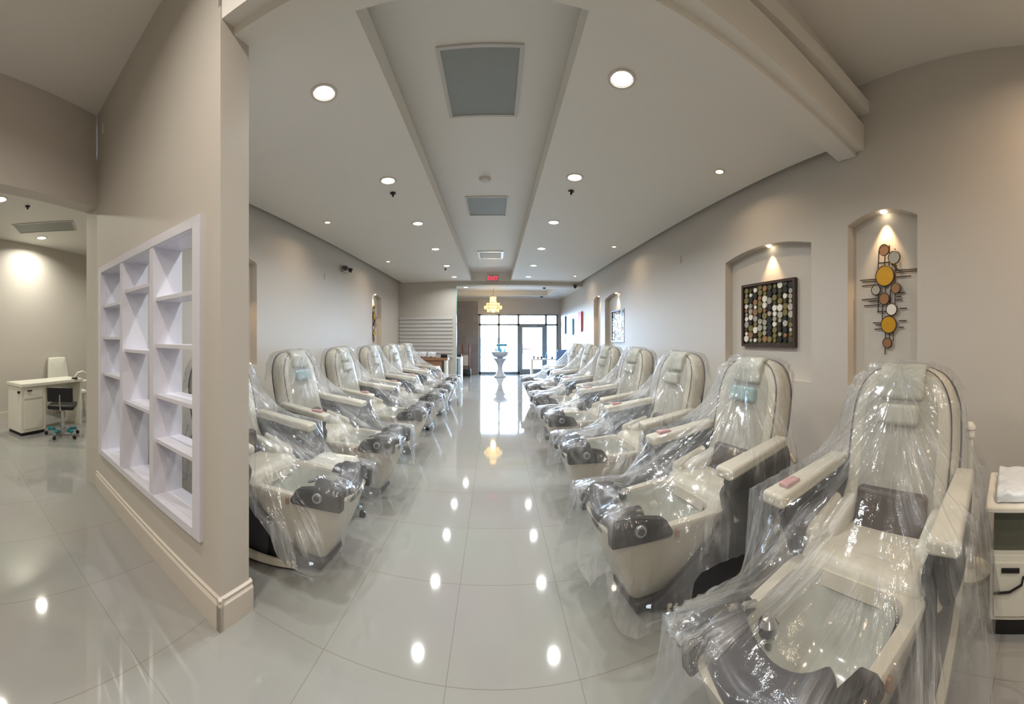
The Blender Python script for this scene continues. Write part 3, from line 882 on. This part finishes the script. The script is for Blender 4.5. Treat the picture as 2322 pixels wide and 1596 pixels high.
    # --- arms
    for s in (-1, 1):
        b = MB()
        b.rbox((-.26, s*.375, .76), (.28, .06, .032), .02, n=3, mid=4, fn=lambda p: Vector((p.x, s*.375 + (p.y - s*.375) * (1 + .5*(p.x + .1)) + s*.04*(p.x + .2), p.z + .10 * (-(p.x)))))
        a = b.build('armrest', M['cream'], t)
        b = MB()
        sup = smooth_outline([(-.03, .73), (-.08, .54), (-.15, .44), (-.42, .42), (-.60, .62), (-.54, .80), (-.26, .765)], 4)
        b.prism([tuple(p) for p in sup], s*.34, s*.385); b.build('arm_support', M['black'], t, bevel=.006)
    b = MB(); b.rbox((-.10, -.375, .808), (.05, .028, .012), .008); b.build('remote_control', M['pink'], t)
    return t

chair_g = make_chair(False)
chair_b = make_chair(True)

def gather(root):
    bpy.context.view_layer.update()
    V = []; F = []
    inv = root.matrix_world.inverted()
    def rec(o):
        if o.type == 'MESH':
            mw = inv @ o.matrix_world; off = len(V)
            V.extend([mw @ v.co for v in o.data.vertices]); F.extend([tuple(i + off for i in p.vertices) for p in o.data.polygons])
        for c in o.children: rec(c)
    rec(root)
    return BVHTree.FromPolygons(V, F)

bvh = gather(chair_g)
STEP = 0.018
gx = np.arange(-1.0, .92, STEP); gy = np.arange(-.66, .66 + STEP/2, STEP)
NX, NY = len(gx), len(gy)
obs = np.full((NX, NY), -1.0)
for i, x in enumerate(gx):
    for j, y in enumerate(gy):
        h = bvh.ray_cast(Vector((x, y, 2.5)), Vector((0, 0, -1)))
        if h[0] is not None: obs[i, j] = h[0].z + .02
def dilate(a):
    r = a.copy()
    for dx in (-1, 0, 1):
        for dy in (-1, 0, 1):
            r = np.maximum(r, np.roll(np.roll(a, dx, 0), dy, 1))
    return r
obs = dilate(obs)
obs = np.maximum(obs, dilate(obs) - .004)
GX, GY = np.meshgrid(gx, gy, indexing='ij')

def make_sheet(seed, xf, wside, zfront, zside):
    rng = np.random.RandomState(seed)
    ph = rng.rand(8) * 6.28
    ang = np.arctan2(GY, GX)
    wob = 1 + .05*np.sin(3*ang + ph[0]) + .035*np.sin(7*ang + ph[1]) + .02*np.sin(13*ang + ph[2])
    ex = np.where(GX > 0, GX / xf, -GX / .94)
    rr = (np.abs(ex)**3.2 + np.abs(GY / wside)**3.2) ** (1/3.2) / wob
    inside = rr < 1
    zb = np.where(GX > .30, zfront, zside) + .05*np.sin(5*ang + ph[3])
    u = np.where(inside, np.maximum(obs, .5), zb)
    ob = np.where(inside, obs, -1)
    for it in range(1500):
        nu = .25 * (np.roll(u, 1, 0) + np.roll(u, -1, 0) + np.roll(u, 1, 1) + np.roll(u, -1, 1))
        nu = np.maximum(nu, ob)
        u = np.where(inside, nu, zb)
    free = np.clip((u - ob) / .05, 0, 1)
    # folds run down from the head: ridges in the angle about the head, growing with distance
    hx = -.55
    A = np.arctan2(GY, GX - hx); D = np.hypot(GX - hx, GY)
    fold = np.zeros_like(u)
    for k, f in enumerate((9, 17, 27, 41)):
        fold += np.sin(A * f + ph[4 + k % 4] + 1.5*np.sin(D*3 + ph[k])) / (1 + k * .7)
    fold = np.abs(fold) - .6
    u2 = u + fold * .008 * np.clip(D / .5, .1, 1) * (.15 + .85*free)
    u2 = np.maximum(u2, ob)
    gyv, gxv = np.gradient(u2, STEP)[1], np.gradient(u2, STEP)[0]
    slope = np.hypot(gxv, gyv)
    # lateral movement on steep parts
    lat = fold * .010 * np.clip(slope, 0, 1.5) * free
    nx, ny = -gxv / (slope + .3), -gyv / (slope + .3)
    X = GX + nx * np.maximum(lat, -.002); Y = GY + ny * np.maximum(lat, -.002)
    NA, NT = 150, 74
    V = []; UV = []; ok = []
    for a in range(NA):
        th = 2*PI*a/NA
        c, s_ = math.cos(th), math.sin(th)
        wb = 1 + .05*math.sin(3*th + ph[0]) + .035*math.sin(7*th + ph[1]) + .02*math.sin(13*th + ph[2])
        th2 = math.atan2(s_, c)
        wb = 1 + .05*math.sin(3*th2 + ph[0]) + .035*math.sin(7*th2 + ph[1]) + .02*math.sin(13*th2 + ph[2])
        e = abs(c / xf) if c > 0 else abs(c / .94)
        Rm = wb / (e**3.2 + abs(s_ / wside)**3.2) ** (1/3.2)
        for k in range(NT):
            tt = (k / (NT - 1)) ** .8 * .985
            x, y = c*Rm*tt, s_*Rm*tt
            fi = min(max((x - gx[0]) / STEP, 0), NX - 1.001); fj = min(max((y - gy[0]) / STEP, 0), NY - 1.001)
            i0, j0 = int(fi), int(fj); di, dj = fi - i0, fj - j0
            sm = lambda G: (G[i0, j0]*(1-di)*(1-dj) + G[i0+1, j0]*di*(1-dj) + G[i0, j0+1]*(1-di)*dj + G[i0+1, j0+1]*di*dj)
            xx, yy, zz = sm(X), sm(Y), sm(u2)
            V.append((xx, yy, max(zz, .012)))
            UV.append((sm(A) / 1.6 + seed, sm(D) + .6 * (1.4 - zz)))
            if tt < .9: zz = max(zz, max(obs[i0, j0], obs[i0+1, j0], obs[i0, j0+1], obs[i0+1, j0+1]) - .003)
            V[-1] = (xx, yy, max(zz, .012)); ok.append(not (x < -.66 and zz < 1.0))
    F = []
    for a in range(NA):
        b_ = (a + 1) % NA
        for k in range(NT - 1):
            q = (a*NT + k, a*NT + k + 1, b_*NT + k + 1, b_*NT + k)
            if all(ok[t_] for t_ in q): F.append(q)
    me = bpy.data.meshes.new('plastic_sheet')
    me.from_pydata(V, [], F)
    uvl = me.uv_layers.new(name='folds')
    li = np.zeros(len(me.loops), int); me.loops.foreach_get('vertex_index', li)
    uvl.data.foreach_set('uv', np.array(UV)[li].ravel())
    me.materials.append(M['film'])
    me.polygons.foreach_set('use_smooth', [True] * len(me.polygons))
    return me
sheets = [make_sheet(1, .70, .53, .16, .34), make_sheet(2, .69, .52, .24, .38), make_sheet(3, .74, .56, .06, .10)]

def place_chair(proto, used, x, y, rz, label, slabel, sm):
    o = proto if not used else copy_tree(proto)
    o.location = (x, y, 0); o.rotation_euler = (0, 0, rz)
    tag(o, label, 'pedicure chair', 'cream pedicure chairs in two rows')
    s = bpy.data.objects.new('plastic_sheet', sm); col.objects.link(s)
    s.location = (x, y, 0); s.rotation_euler = (0, 0, rz)
    tag(s, slabel, 'plastic sheet', 'clear plastic sheets over the chairs')
RIGHT = [(1.17, .75, 3, 2, 0), (1.13, 1.91, 6, 0, 1), (1.17, 3.07, 5, 1, 0), (1.20, 4.29, 5, 0, 0), (1.20, 5.52, 5, 1, 0), (1.22, 6.69, 5, 0, 0), (1.22, 7.90, 5, 1, 0)]
LEFT = [(-1.46, 2.13, 3, 1, 0), (-1.46, 3.26, 5, 0, 1), (-1.47, 4.50, 4, 1, 0), (-1.45, 5.70, 4, 0, 0), (-1.42, 6.80, 4, 1, 0), (-1.42, 7.95, 4, 0, 0)]
LR = ['cream pedicure chair filling the lower right corner under the gold disc sculpture', 'cream pedicure chair with pale teal pillow, second in the right row', 'cream pedicure chair third in the right row, dark dial panel at its front', 'cream pedicure chair fourth in the right row', 'cream pedicure chair fifth in the right row, below the far disc panel', 'cream pedicure chair sixth in the right row', 'cream pedicure chair last in the right row, nearest the shop window']
LL = ['cream pedicure chair half hidden behind the partition end on the left', 'cream pedicure chair with pale teal pillow, second in the left row', 'cream pedicure chair third in the left row', 'cream pedicure chair fourth in the left row, below the far left niche', 'cream pedicure chair fifth in the left row', 'cream pedicure chair last in the left row, by the slatted wall']
used = {0: False, 1: False}
wp = ['first', 'second', 'third', 'fourth', 'fifth', 'sixth', 'last']
for side, lst, labs in (('right', RIGHT, LR), ('left', LEFT, LL)):
    for i, (x, y, a, sm, bl) in enumerate(lst):
        pr = chair_b if bl else chair_g
        rz = PI + R(a) if side == 'right' else -R(a)
        w_ = wp[i] if i < len(lst) - 1 else 'last'
        place_chair(pr, used[bl], x, y, rz, labs[i], f'clear plastic sheet draped over the {w_} chair in the {side} row', sheets[sm])
        used[bl] = True

# ------------------------------------------------------------------ stools
def make_stool(seatm, backed=False, h=.44, name='stool'):
    t = thing(name, 'x', 'stool')
    b = MB()
    if backed:
        b.rbox((0, 0, h), (.20, .20, .035), .03)
    else:
        b.rbox((0, 0, h - .03), (.19, .19, .065), .055)
    b.build('seat', seatm, t)
    if backed:
        b = MB(); b.rbox((-.20, 0, h + .20), (.02, .19, .11), .018, fn=lambda p: Vector((p.x - (p.z-h)*.15, p.y, p.z))); b.build('backrest', seatm, t)
        b = MB(); b.tube([(-.1, 0, h - .04), (-.2, 0, h - .03), (-.235, 0, h + .05), (-.24, 0, h + .2)], .014, 8); b.build('back_bracket', M['chrome'], t)
    b = MB(); b.cyl((0, 0, .10), (0, 0, h - .08), .025, n=14); b.cyl((0, 0, .07), (0, 0, .2), .035, n=14); b.build('gas_pole', M['chrome'], t)
    for k in range(5):
        a = 2*PI*k/5 + .3; c, s = math.cos(a), math.sin(a)
        b = MB(); b.tube([(.02*c, .02*s, .11), (.14*c, .14*s, .10), (.25*c, .25*s, .075)], .018, 8); l = b.build('leg', M['silver'], t)
        b = MB(); b.rbox((0, 0, 0), (.06, .021, .021), .01, fn=lambda p: Vector(((.17+p.x)*c - p.y*s, (.17+p.x)*s + p.y*c, .10 + p.z))); b.build('leg_wrap', M['teal'], l)
        b = MB(); b.cyl((.255*c - .014*s, .255*s + .014*c, .028), (.255*c + .014*s, .255*s - .014*c, .028), .027, n=14); b.build('caster', M['black'], l)
    return t
st = make_stool(M['whiteleather']); st.location = (-1.32, 2.66, 0); st['label'] = 'white stool with teal wrapped legs between the first two left chairs'
s2 = copy_tree(st); s2.location = (0.98, 4.95, 0); s2['label'] = 'white stool with teal wrapped legs between the fourth and fifth right chairs'; s2.rotation_euler = (0, 0, 1)
s3 = make_stool(M['black'], True, .46, 'task_stool'); s3.location = (-5.05, 1.82, 0); s3.rotation_euler = (0, 0, R(150)); s3['label'] = 'black seated task stool with teal wrapped legs in front of the side room desk'; s3['category'] = 'stool'

# ------------------------------------------------------------------ desk and chair in the side room
dang = math.atan2(AD.y, AD.x)   # along the wall
t = thing('manicure_desk', 'white manicure desk with a drawer and cupboard in the side room', 'desk', (-5.40, 1.76, 0), dang)
# local x along wall (toward the right), local y away from the wall is negative
b = MB(); b.box((-.62, -.05, .74), (.66, .385, .79)); b.build('desk_top', M['white'], t, bevel=.006)
b = MB(); b.box((-.60, -.02, .05), (-.14, .36, .74)); cb = b.build('cupboard', M['white'], t, smooth=False)
b = MB(); b.box((-.55, -.035, .56), (-.20, -.02, .70)); dw = b.build('drawer_front', M['white'], t, smooth=False, bevel=.003)
b = MB(); b.box((-.50, -.05, .675), (-.42, -.034, .69)); b.build('handle', M['black'], dw, smooth=False)
b = MB(); b.box((-.55, -.035, .10), (-.20, -.02, .53)); b.build('cupboard_door', M['white'], t, smooth=False, bevel=.003)
b = MB(); b.box((.60, -.02, .0), (.64, .36, .74)); b.build('end_panel', M['white'], t, smooth=False)
b = MB(); b.box((-.16, .31, .25), (.60, .34, .74)); b.build('modesty_panel', M['white'], t, smooth=False)
b = MB(); b.box((-.59, -.01, .0), (-.16, .34, .05)); b.build('plinth', M['black'], t, smooth=False)
b = MB(); b.cyl((-.60, .03, .66), (-.63, .03, .66), .02); b.build('side_hook', M['black'], t)
t = thing('salon_chair', 'white upholstered chair with high back behind the side room desk', 'chair', (-6.27, 2.37, 0), dang - R(90))
b = MB(); b.rbox((0, 0, .46), (.26, .26, .05), .04); b.build('seat', M['whiteleather'], t)
ol = smooth_outline([(-.26, .42), (.26, .42), (.25, .75), (.21, 1.06), (.14, 1.10), (-.14, 1.10), (-.21, 1.06), (-.25, .75)], 4)
b = MB(); puff(b, ol, .08, .03, lambda p: Vector((-.27 - p.z - (p.y-.5)*.12, p.x, p.y))); b.build('backrest', M['whiteleather'], t, ang=60)
for s in (-1, 1):
    b = MB(); b.rbox((-.02, s*.29, .66), (.22, .03, .02), .018); b.build('armrest', M['whiteleather'], t)
for sx in (-1, 1):
    for sy in (-1, 1):
        b = MB(); b.cyl((sx*.22, sy*.22, 0), (sx*.2, sy*.2, .43), .015); b.build('leg', M['chrome'], t)
s4 = make_stool(M['whiteleather'], True, .46, 'task_stool'); s4.location = (-5.75, 2.95, 0); s4.rotation_euler = (0, 0, 2.0); s4['label'] = 'white task stool with teal wheels partly behind the opening jamb'
t = thing('desk_lamp', 'white folding lamp clamped at the right end of the side room desk', 'lamp', (-5.56, 2.22, .792))
b = MB(); b.lathe([(.0001, .02), (.05, .02), (.055, 0)], 18); b.build('lamp_base', M['black'], t)
b = MB(); b.tube([(0, 0, .02), (.02, .05, .1), (.0, .14, .12), (-.03, .25, .06), (-.03, .3, -.08)], .017, 8); b.build('lamp_arm', M['white'], t)
b = MB(); b.lathe([(.0001, 0), (.018, 0), (.03, .05), (.02, .09), (.0001, .1)], 16); o = b.build('door_stop', M['black']); o.location = (-3.56, 1.63, 0); tag(o, 'small black door stop on the floor by the opening jamb', 'door stop')

# ------------------------------------------------------------------ drawer trolley at the right edge
t = thing('drawer_trolley', 'white drawer trolley with upper tray beside the nearest right chair', 'trolley', (1.98, .10, 0), R(-84))
# local x runs toward the camera end of the room, local y toward the wall is positive
def trl(p): return p
b = MB(); b.box((-.22, -.20, .07), (.40, .24, .40)); b.build('cabinet', M['white'], t, smooth=False, bevel=.004)
b = MB(); b.box((-.20, -.215, .10), (.38, -.2, .37)); d = b.build('drawer_front', M['white'], t, smooth=False, bevel=.003)
b = MB(); b.box((-.16, -.225, .325), (-.07, -.214, .345)); b.build('pull', M['black'], d, smooth=False)
b = MB(); b.box((-.22, -.20, 0.0), (.40, .24, .07)); b.build('plinth', M['black'], t, smooth=False)
b = MB(); b.box((-.20, -.16, .40), (.38, .22, .62)); b.build('smoked_compartment', M['smoke'], t, smooth=False)
b = MB(); b.box((-.24, -.22, .62), (.42, .25, .645)); b.build('top_tray', M['white'], t, smooth=False, bevel=.004)
b = MB(); b.tube([(-.20, -.222, .22), (-.12, -.23, .235), (-.06, -.23, .27), (-.05, -.228, .31)], .006, 6); b.build('hanging_cable', M['black'], t)
def crump(p): 
    return p + Vector((0, 0, .012*math.sin(p.x*60)*math.sin(p.y*47) if p.z > .66 else 0))
b = MB(); b.rbox((.09, .015, .675), (.28, .19, .028), .02, n=3, mid=14, fn=lambda p: crump(p))
o = b.build('wrapped_parcel', M['foam']); o.location = t.location; o.rotation_euler = t.rotation_euler
tag(o, 'plastic wrapped parcel lying on the drawer trolley top', 'parcel')
t = thing('magnifier_lamp_post', 'white post with a domed cap standing behind the drawer trolley', 'post', (2.20, .50, 0))
b = MB(); b.cyl((0, 0, .02), (0, 0, .88), .022); b.build('post', M['white'], t)
b = MB(); b.lathe([(.0001, .96), (.018, .955), (.034, .935), (.036, .915), (.026, .905), (.03, .89), (.034, .87), (.03, .86), (.0001, .86)], 20); b.build('cap', M['pearl'], t)
b = MB(); b.lathe([(.0001, .03), (.10, .03), (.13, .02), (.135, 0)], 24); b.build('foot', M['white'], t)
# coiled hose on the wall between the first two right chairs
b = MB(); b.tube([(2.64 + .012*math.sin(k*.7), 2.38 + .09*math.cos(k*.35) , .17 + .15*math.sin(k*.35)) for k in range(0, 40)], .014, 8)
tag(b.build('coiled_hose', M['cord']), 'beige coiled hose standing on the floor against the right wall behind the nearest chairs', 'hose')

# ------------------------------------------------------------------ far end: slatted display, counter, desk, posts
t = thing('slatted_display', 'grey wall display of horizontal slats above the counter', 'display rack', (-2.07, YW, 1.45))
b = MB(); b.box((-.86, -.012, -.62), (.80, 0, .66)); b.build('back_panel', M['slat'], t, smooth=False)
for k in range(11):
    b = MB(); b.box((-.86, -.05, -.56 + k*.115), (.80, -.012, -.50 + k*.115)); b.build('slat_shelf', M['slat'] , t, smooth=False)
t = thing('reception_counter', 'brown wooden counter below the slatted display', 'counter', (-1.95, YW - .5, 0))
b = MB(); b.box((-.75, -.22, .84), (.62, .25, .90)); b.build('counter_top', M['brownwood'], t, smooth=False)
b = MB(); b.box((-.72, -.18, 0), (.45, .22, .84)); b.build('counter_body', M['brownwood'], t, smooth=False)
for z in (.25, .5):
    b = MB(); b.box((-.70, -.19, z), (.43, -.179, z + .1)); b.build('dark_strip', M['black'], t, smooth=False)  # raised black strip on the counter front, no hollow
for (x) in (.56,):
    b = MB(); b.box((x - .03, -.2, 0), (x + .03, .2, .84)); b.build('end_leg', M['white'], t, smooth=False)
for i, x in enumerate((-2.35, -2.1, -1.82)):
    b = MB(); b.rbox((0, 0, .07), (.11, .12, .07), .03, mid=6, fn=lambda p: p + Vector((0, 0, .015*math.sin(p.x*50 + p.y*40)))); o = b.build('wrapped_bundle', M['foam']); o.location = (x, YW - .5, .916)
    tag(o, ['white wrapped bundle at the left end of the counter', 'white wrapped bundle in the middle of the counter', 'white wrapped bundle at the right end of the counter'][i], 'bundle', 'wrapped bundles on the counter')
b = MB(); b.rbox((0, 0, .05), (.1, .08, .05), .01); o = b.build('black_box', M['black']); o.location = (-1.45, YW - .5, .90); tag(o, 'small black box at the right end of the counter', 'box')
t = thing('reception_desk', 'narrow white desk end past the wing wall', 'desk', (-1.25, 11.9, 0))
b = MB(); b.box((-.35, -.3, .78), (.14, .3, .83)); b.build('desk_top', M['white'], t, smooth=False)
b = MB(); b.box((.08, -.3, 0), (.14, .3, .78)); b.build('end_panel', M['white'], t, smooth=False)
b = MB(); b.box((-.33, -.2, 0), (.0, .25, .78)); b.build('cupboard', M['brownwood'], t, smooth=False)
b = MB(); b.rbox((0, 0, .04), (.08, .06, .04), .01); o = b.build('black_terminal', M['black']); o.location = (-1.2, 11.9, .83); tag(o, 'small black terminal on the narrow white desk', 'terminal')
t = thing('folding_screen_stand', 'red brown wooden stand with two posts before the stone cladding', 'stand', (-1.12, 13.55, 0))
for s in (-1, 1):
    b = MB(); b.box((s*.13 - .03, -.03, .05), (s*.13 + .03, .03, 1.2)); b.build('post', M['redwood'], t, smooth=False)
b = MB(); b.rbox((0, 0, .13), (.2, .16, .13), .02); b.build('stand_base', M['black'], t)
b = MB(); b.box((-.1, -.01, .4), (.1, .01, .8)); b.build('infill_panel', M['ventframe'], t, smooth=False)

t = thing('hourglass_pedestal', 'tall hourglass pedestal in front of the shop window', 'pedestal', (0.20, 13.3, 0))
b = MB(); b.lathe([(.0001, 0), (.22, 0), (.23, .03), (.20, .06), (.16, .10), (.10, .22), (.085, .34), (.11, .46), (.17, .58), (.24, .66), (.25, .70), (.0001, .70)], 28); b.build('pedestal_body', M['urn'], t)
t = thing('flower_bowl', 'wide bowl with a teal topped arrangement on the hourglass pedestal', 'bowl', (0.20, 13.3, .70))
b = MB(); b.lathe([(.0001, 0), (.10, 0), (.12, .03), (.24, .08), (.31, .17), (.32, .24), (.29, .26), (.0001, .2)], 28); b.build('bowl', M['urn'], t)
random.seed(3)
b = MB()
for k in range(26):
    a = random.random()*6.28; r = random.random()*.2
    b.add([(r*math.cos(a), r*math.sin(a), .2), (r*math.cos(a) + .02, r*math.sin(a) + .02, .2), (r*1.2*math.cos(a), r*1.2*math.sin(a), .40 + .1*random.random())], [(0, 1, 2)])
b.build('stems', M['leaf'], t, smooth=False)
b = MB(); b.rbox((.06, 0, .50), (.20, .16, .04), .035); b.build('top_plate', M['leaf'], t)

# manicure station clutter by the window on the right
t = thing('manicure_table', 'white manicure table by the shop window', 'table', (1.75, 12.3, 0))
b = MB(); b.box((-.5, -.25, .70), (.5, .25, .74)); b.build('table_top', M['white'], t, smooth=False)
for sx in (-1, 1):
    b = MB(); b.box((sx*.46 - .03, -.22, 0), (sx*.46 + .03, .22, .70)); b.build('side_panel', M['white'], t, smooth=False)
for i, (x, m, h) in enumerate(((1.36, 'blue', .14), (1.5, 'red', .10), (1.62, 'teal', .12), (1.80, 'blue', .22), (2.0, 'char', .10))):
    b = MB(); b.lathe([(.0001, 0), (.035, 0), (.037, h*.6), (.015, h*.75), (.015, h), (.0001, h)], 14); o = b.build('bottle', M[m]); o.location = (x, 12.2, .74)
    tag(o, ['short blue bottle on the window-side manicure table', 'red bottle on the manicure table', 'teal bottle on the manicure table', 'tall blue bottle on the manicure table', 'dark bottle at the wall end of the manicure table'][i], 'bottle', 'bottles on the manicure table')
for i, (x, y, m) in enumerate(((1.05, 9.3, 'teal'), (1.12, 9.7, 'red'), (1.40, 9.5, 'blue'))):
    b = MB(); b.rbox((0, 0, .06), (.1, .08, .06), .02); o = b.build('storage_basket', M[m]); o.location = (x, y, 0)
    tag(o, ['teal', 'red', 'blue'][i] + ' basket on the floor beyond the last right chair', 'basket', 'coloured baskets on the floor')
for i, (x, y) in enumerate(((2.15, 11.6), (2.42, 12.9))):
    t = thing('customer_chair', ['blue backed chair by the right wall, nearer one', 'blue backed chair by the right wall, farther one'][i], 'chair', (x, y, 0), R(100), 'blue chairs by the shop window')
    b = MB(); b.rbox((0, 0, .45), (.22, .22, .03), .025); b.build('seat', M['bluef'], t)
    b = MB(); b.rbox((-.22, 0, .78), (.025, .2, .25), .02); b.build('backrest', M['blue'], t)
    for sx in (-1, 1):
        for sy in (-1, 1):
            b = MB(); b.cyl((sx*.2, sy*.2, 0), (sx*.19, sy*.19, .43), .014, n=10); b.build('leg', M['chrome'], t)

# chandelier
t = thing('chandelier', 'gold crystal chandelier hanging before the shop window', 'chandelier', (-0.06, 12.3, 3.21))
b = MB(); b.cyl((0, 0, 0), (0, 0, -.3), .008, n=8); b.lathe([(.0001, 0), (.07, 0), (.05, -.04), (.0001, -.05)], 18); b.build('stem', M['gold'], t)
for k, (r, z) in enumerate(((.10, -.30), (.22, -.52), (.30, -.62), (.20, -.72))):
    b = MB(); n = 36
    b.tube([(r*math.cos(2*PI*i/n), r*math.sin(2*PI*i/n), z) for i in range(n+1)], .010, 6); o = b.build('ring', M['gold'], t)
    b = MB(); m_ = int(10 + r*60)
    for i in range(m_):
        a = 2*PI*i/m_; x, y = r*math.cos(a), r*math.sin(a)
        b.add([(x, y, z), (x+.014, y, z-.05), (x, y+.014, z-.05), (x-.014, y, z-.05), (x, y-.014, z-.05), (x, y, z-.13)], [(0,1,2),(0,2,3),(0,3,4),(0,4,1),(5,2,1),(5,3,2),(5,4,3),(5,1,4)])
    b.build('crystal_drops', M['crystal'], o, smooth=False)
b = MB(); b.lathe([(.0001, -.28), (.05, -.30), (.10, -.40), (.14, -.55), (.10, -.72), (.05, -.82), (.0001, -.86)], 20); b.build('crystal_core', M['crystal'], t, smooth=False)
lamp('bulb', 'POINT', (0, 0, -.95), t, 25, (1, .72, .38), shadow_soft_size=.08)

# cars on the parking lot
def car(x, y, rz, m, label):
    t = thing('parked_car', label, 'car', (x, y, -.02), rz)
    b = MB(); b.prism([tuple(p) for p in smooth_outline([(-2.1, .35), (2.1, .35), (2.15, .62), (1.9, .82), (1.0, .9), (-1.9, .92), (-2.15, .7)], 4)], -.85, .85); b.build('body', m, t, bevel=.04)
    b = MB(); b.prism([(-1.7, .9), (1.0, .9), (.35, 1.38), (-1.2, 1.40)], -.72, .72); b.build('cabin', M['carglass'], t, bevel=.04)
    b = MB(); b.rbox((-.42, 0, 1.41), (.8, .7, .03), .02); b.build('roof', m, t)
    for sx in (-1.3, 1.3):
        for sy in (-.8, .8):
            b = MB(); b.cyl((sx, sy - .1, .33), (sx, sy + .1, .33), .33, n=24); b.build('wheel', M['black'], t)
car(-1.2, 27, 0, M['carblue'], 'blue car parked outside the shop window on the left')
car(1.2, 33, .1, M['carred'], 'red car parked far outside behind the pedestal')
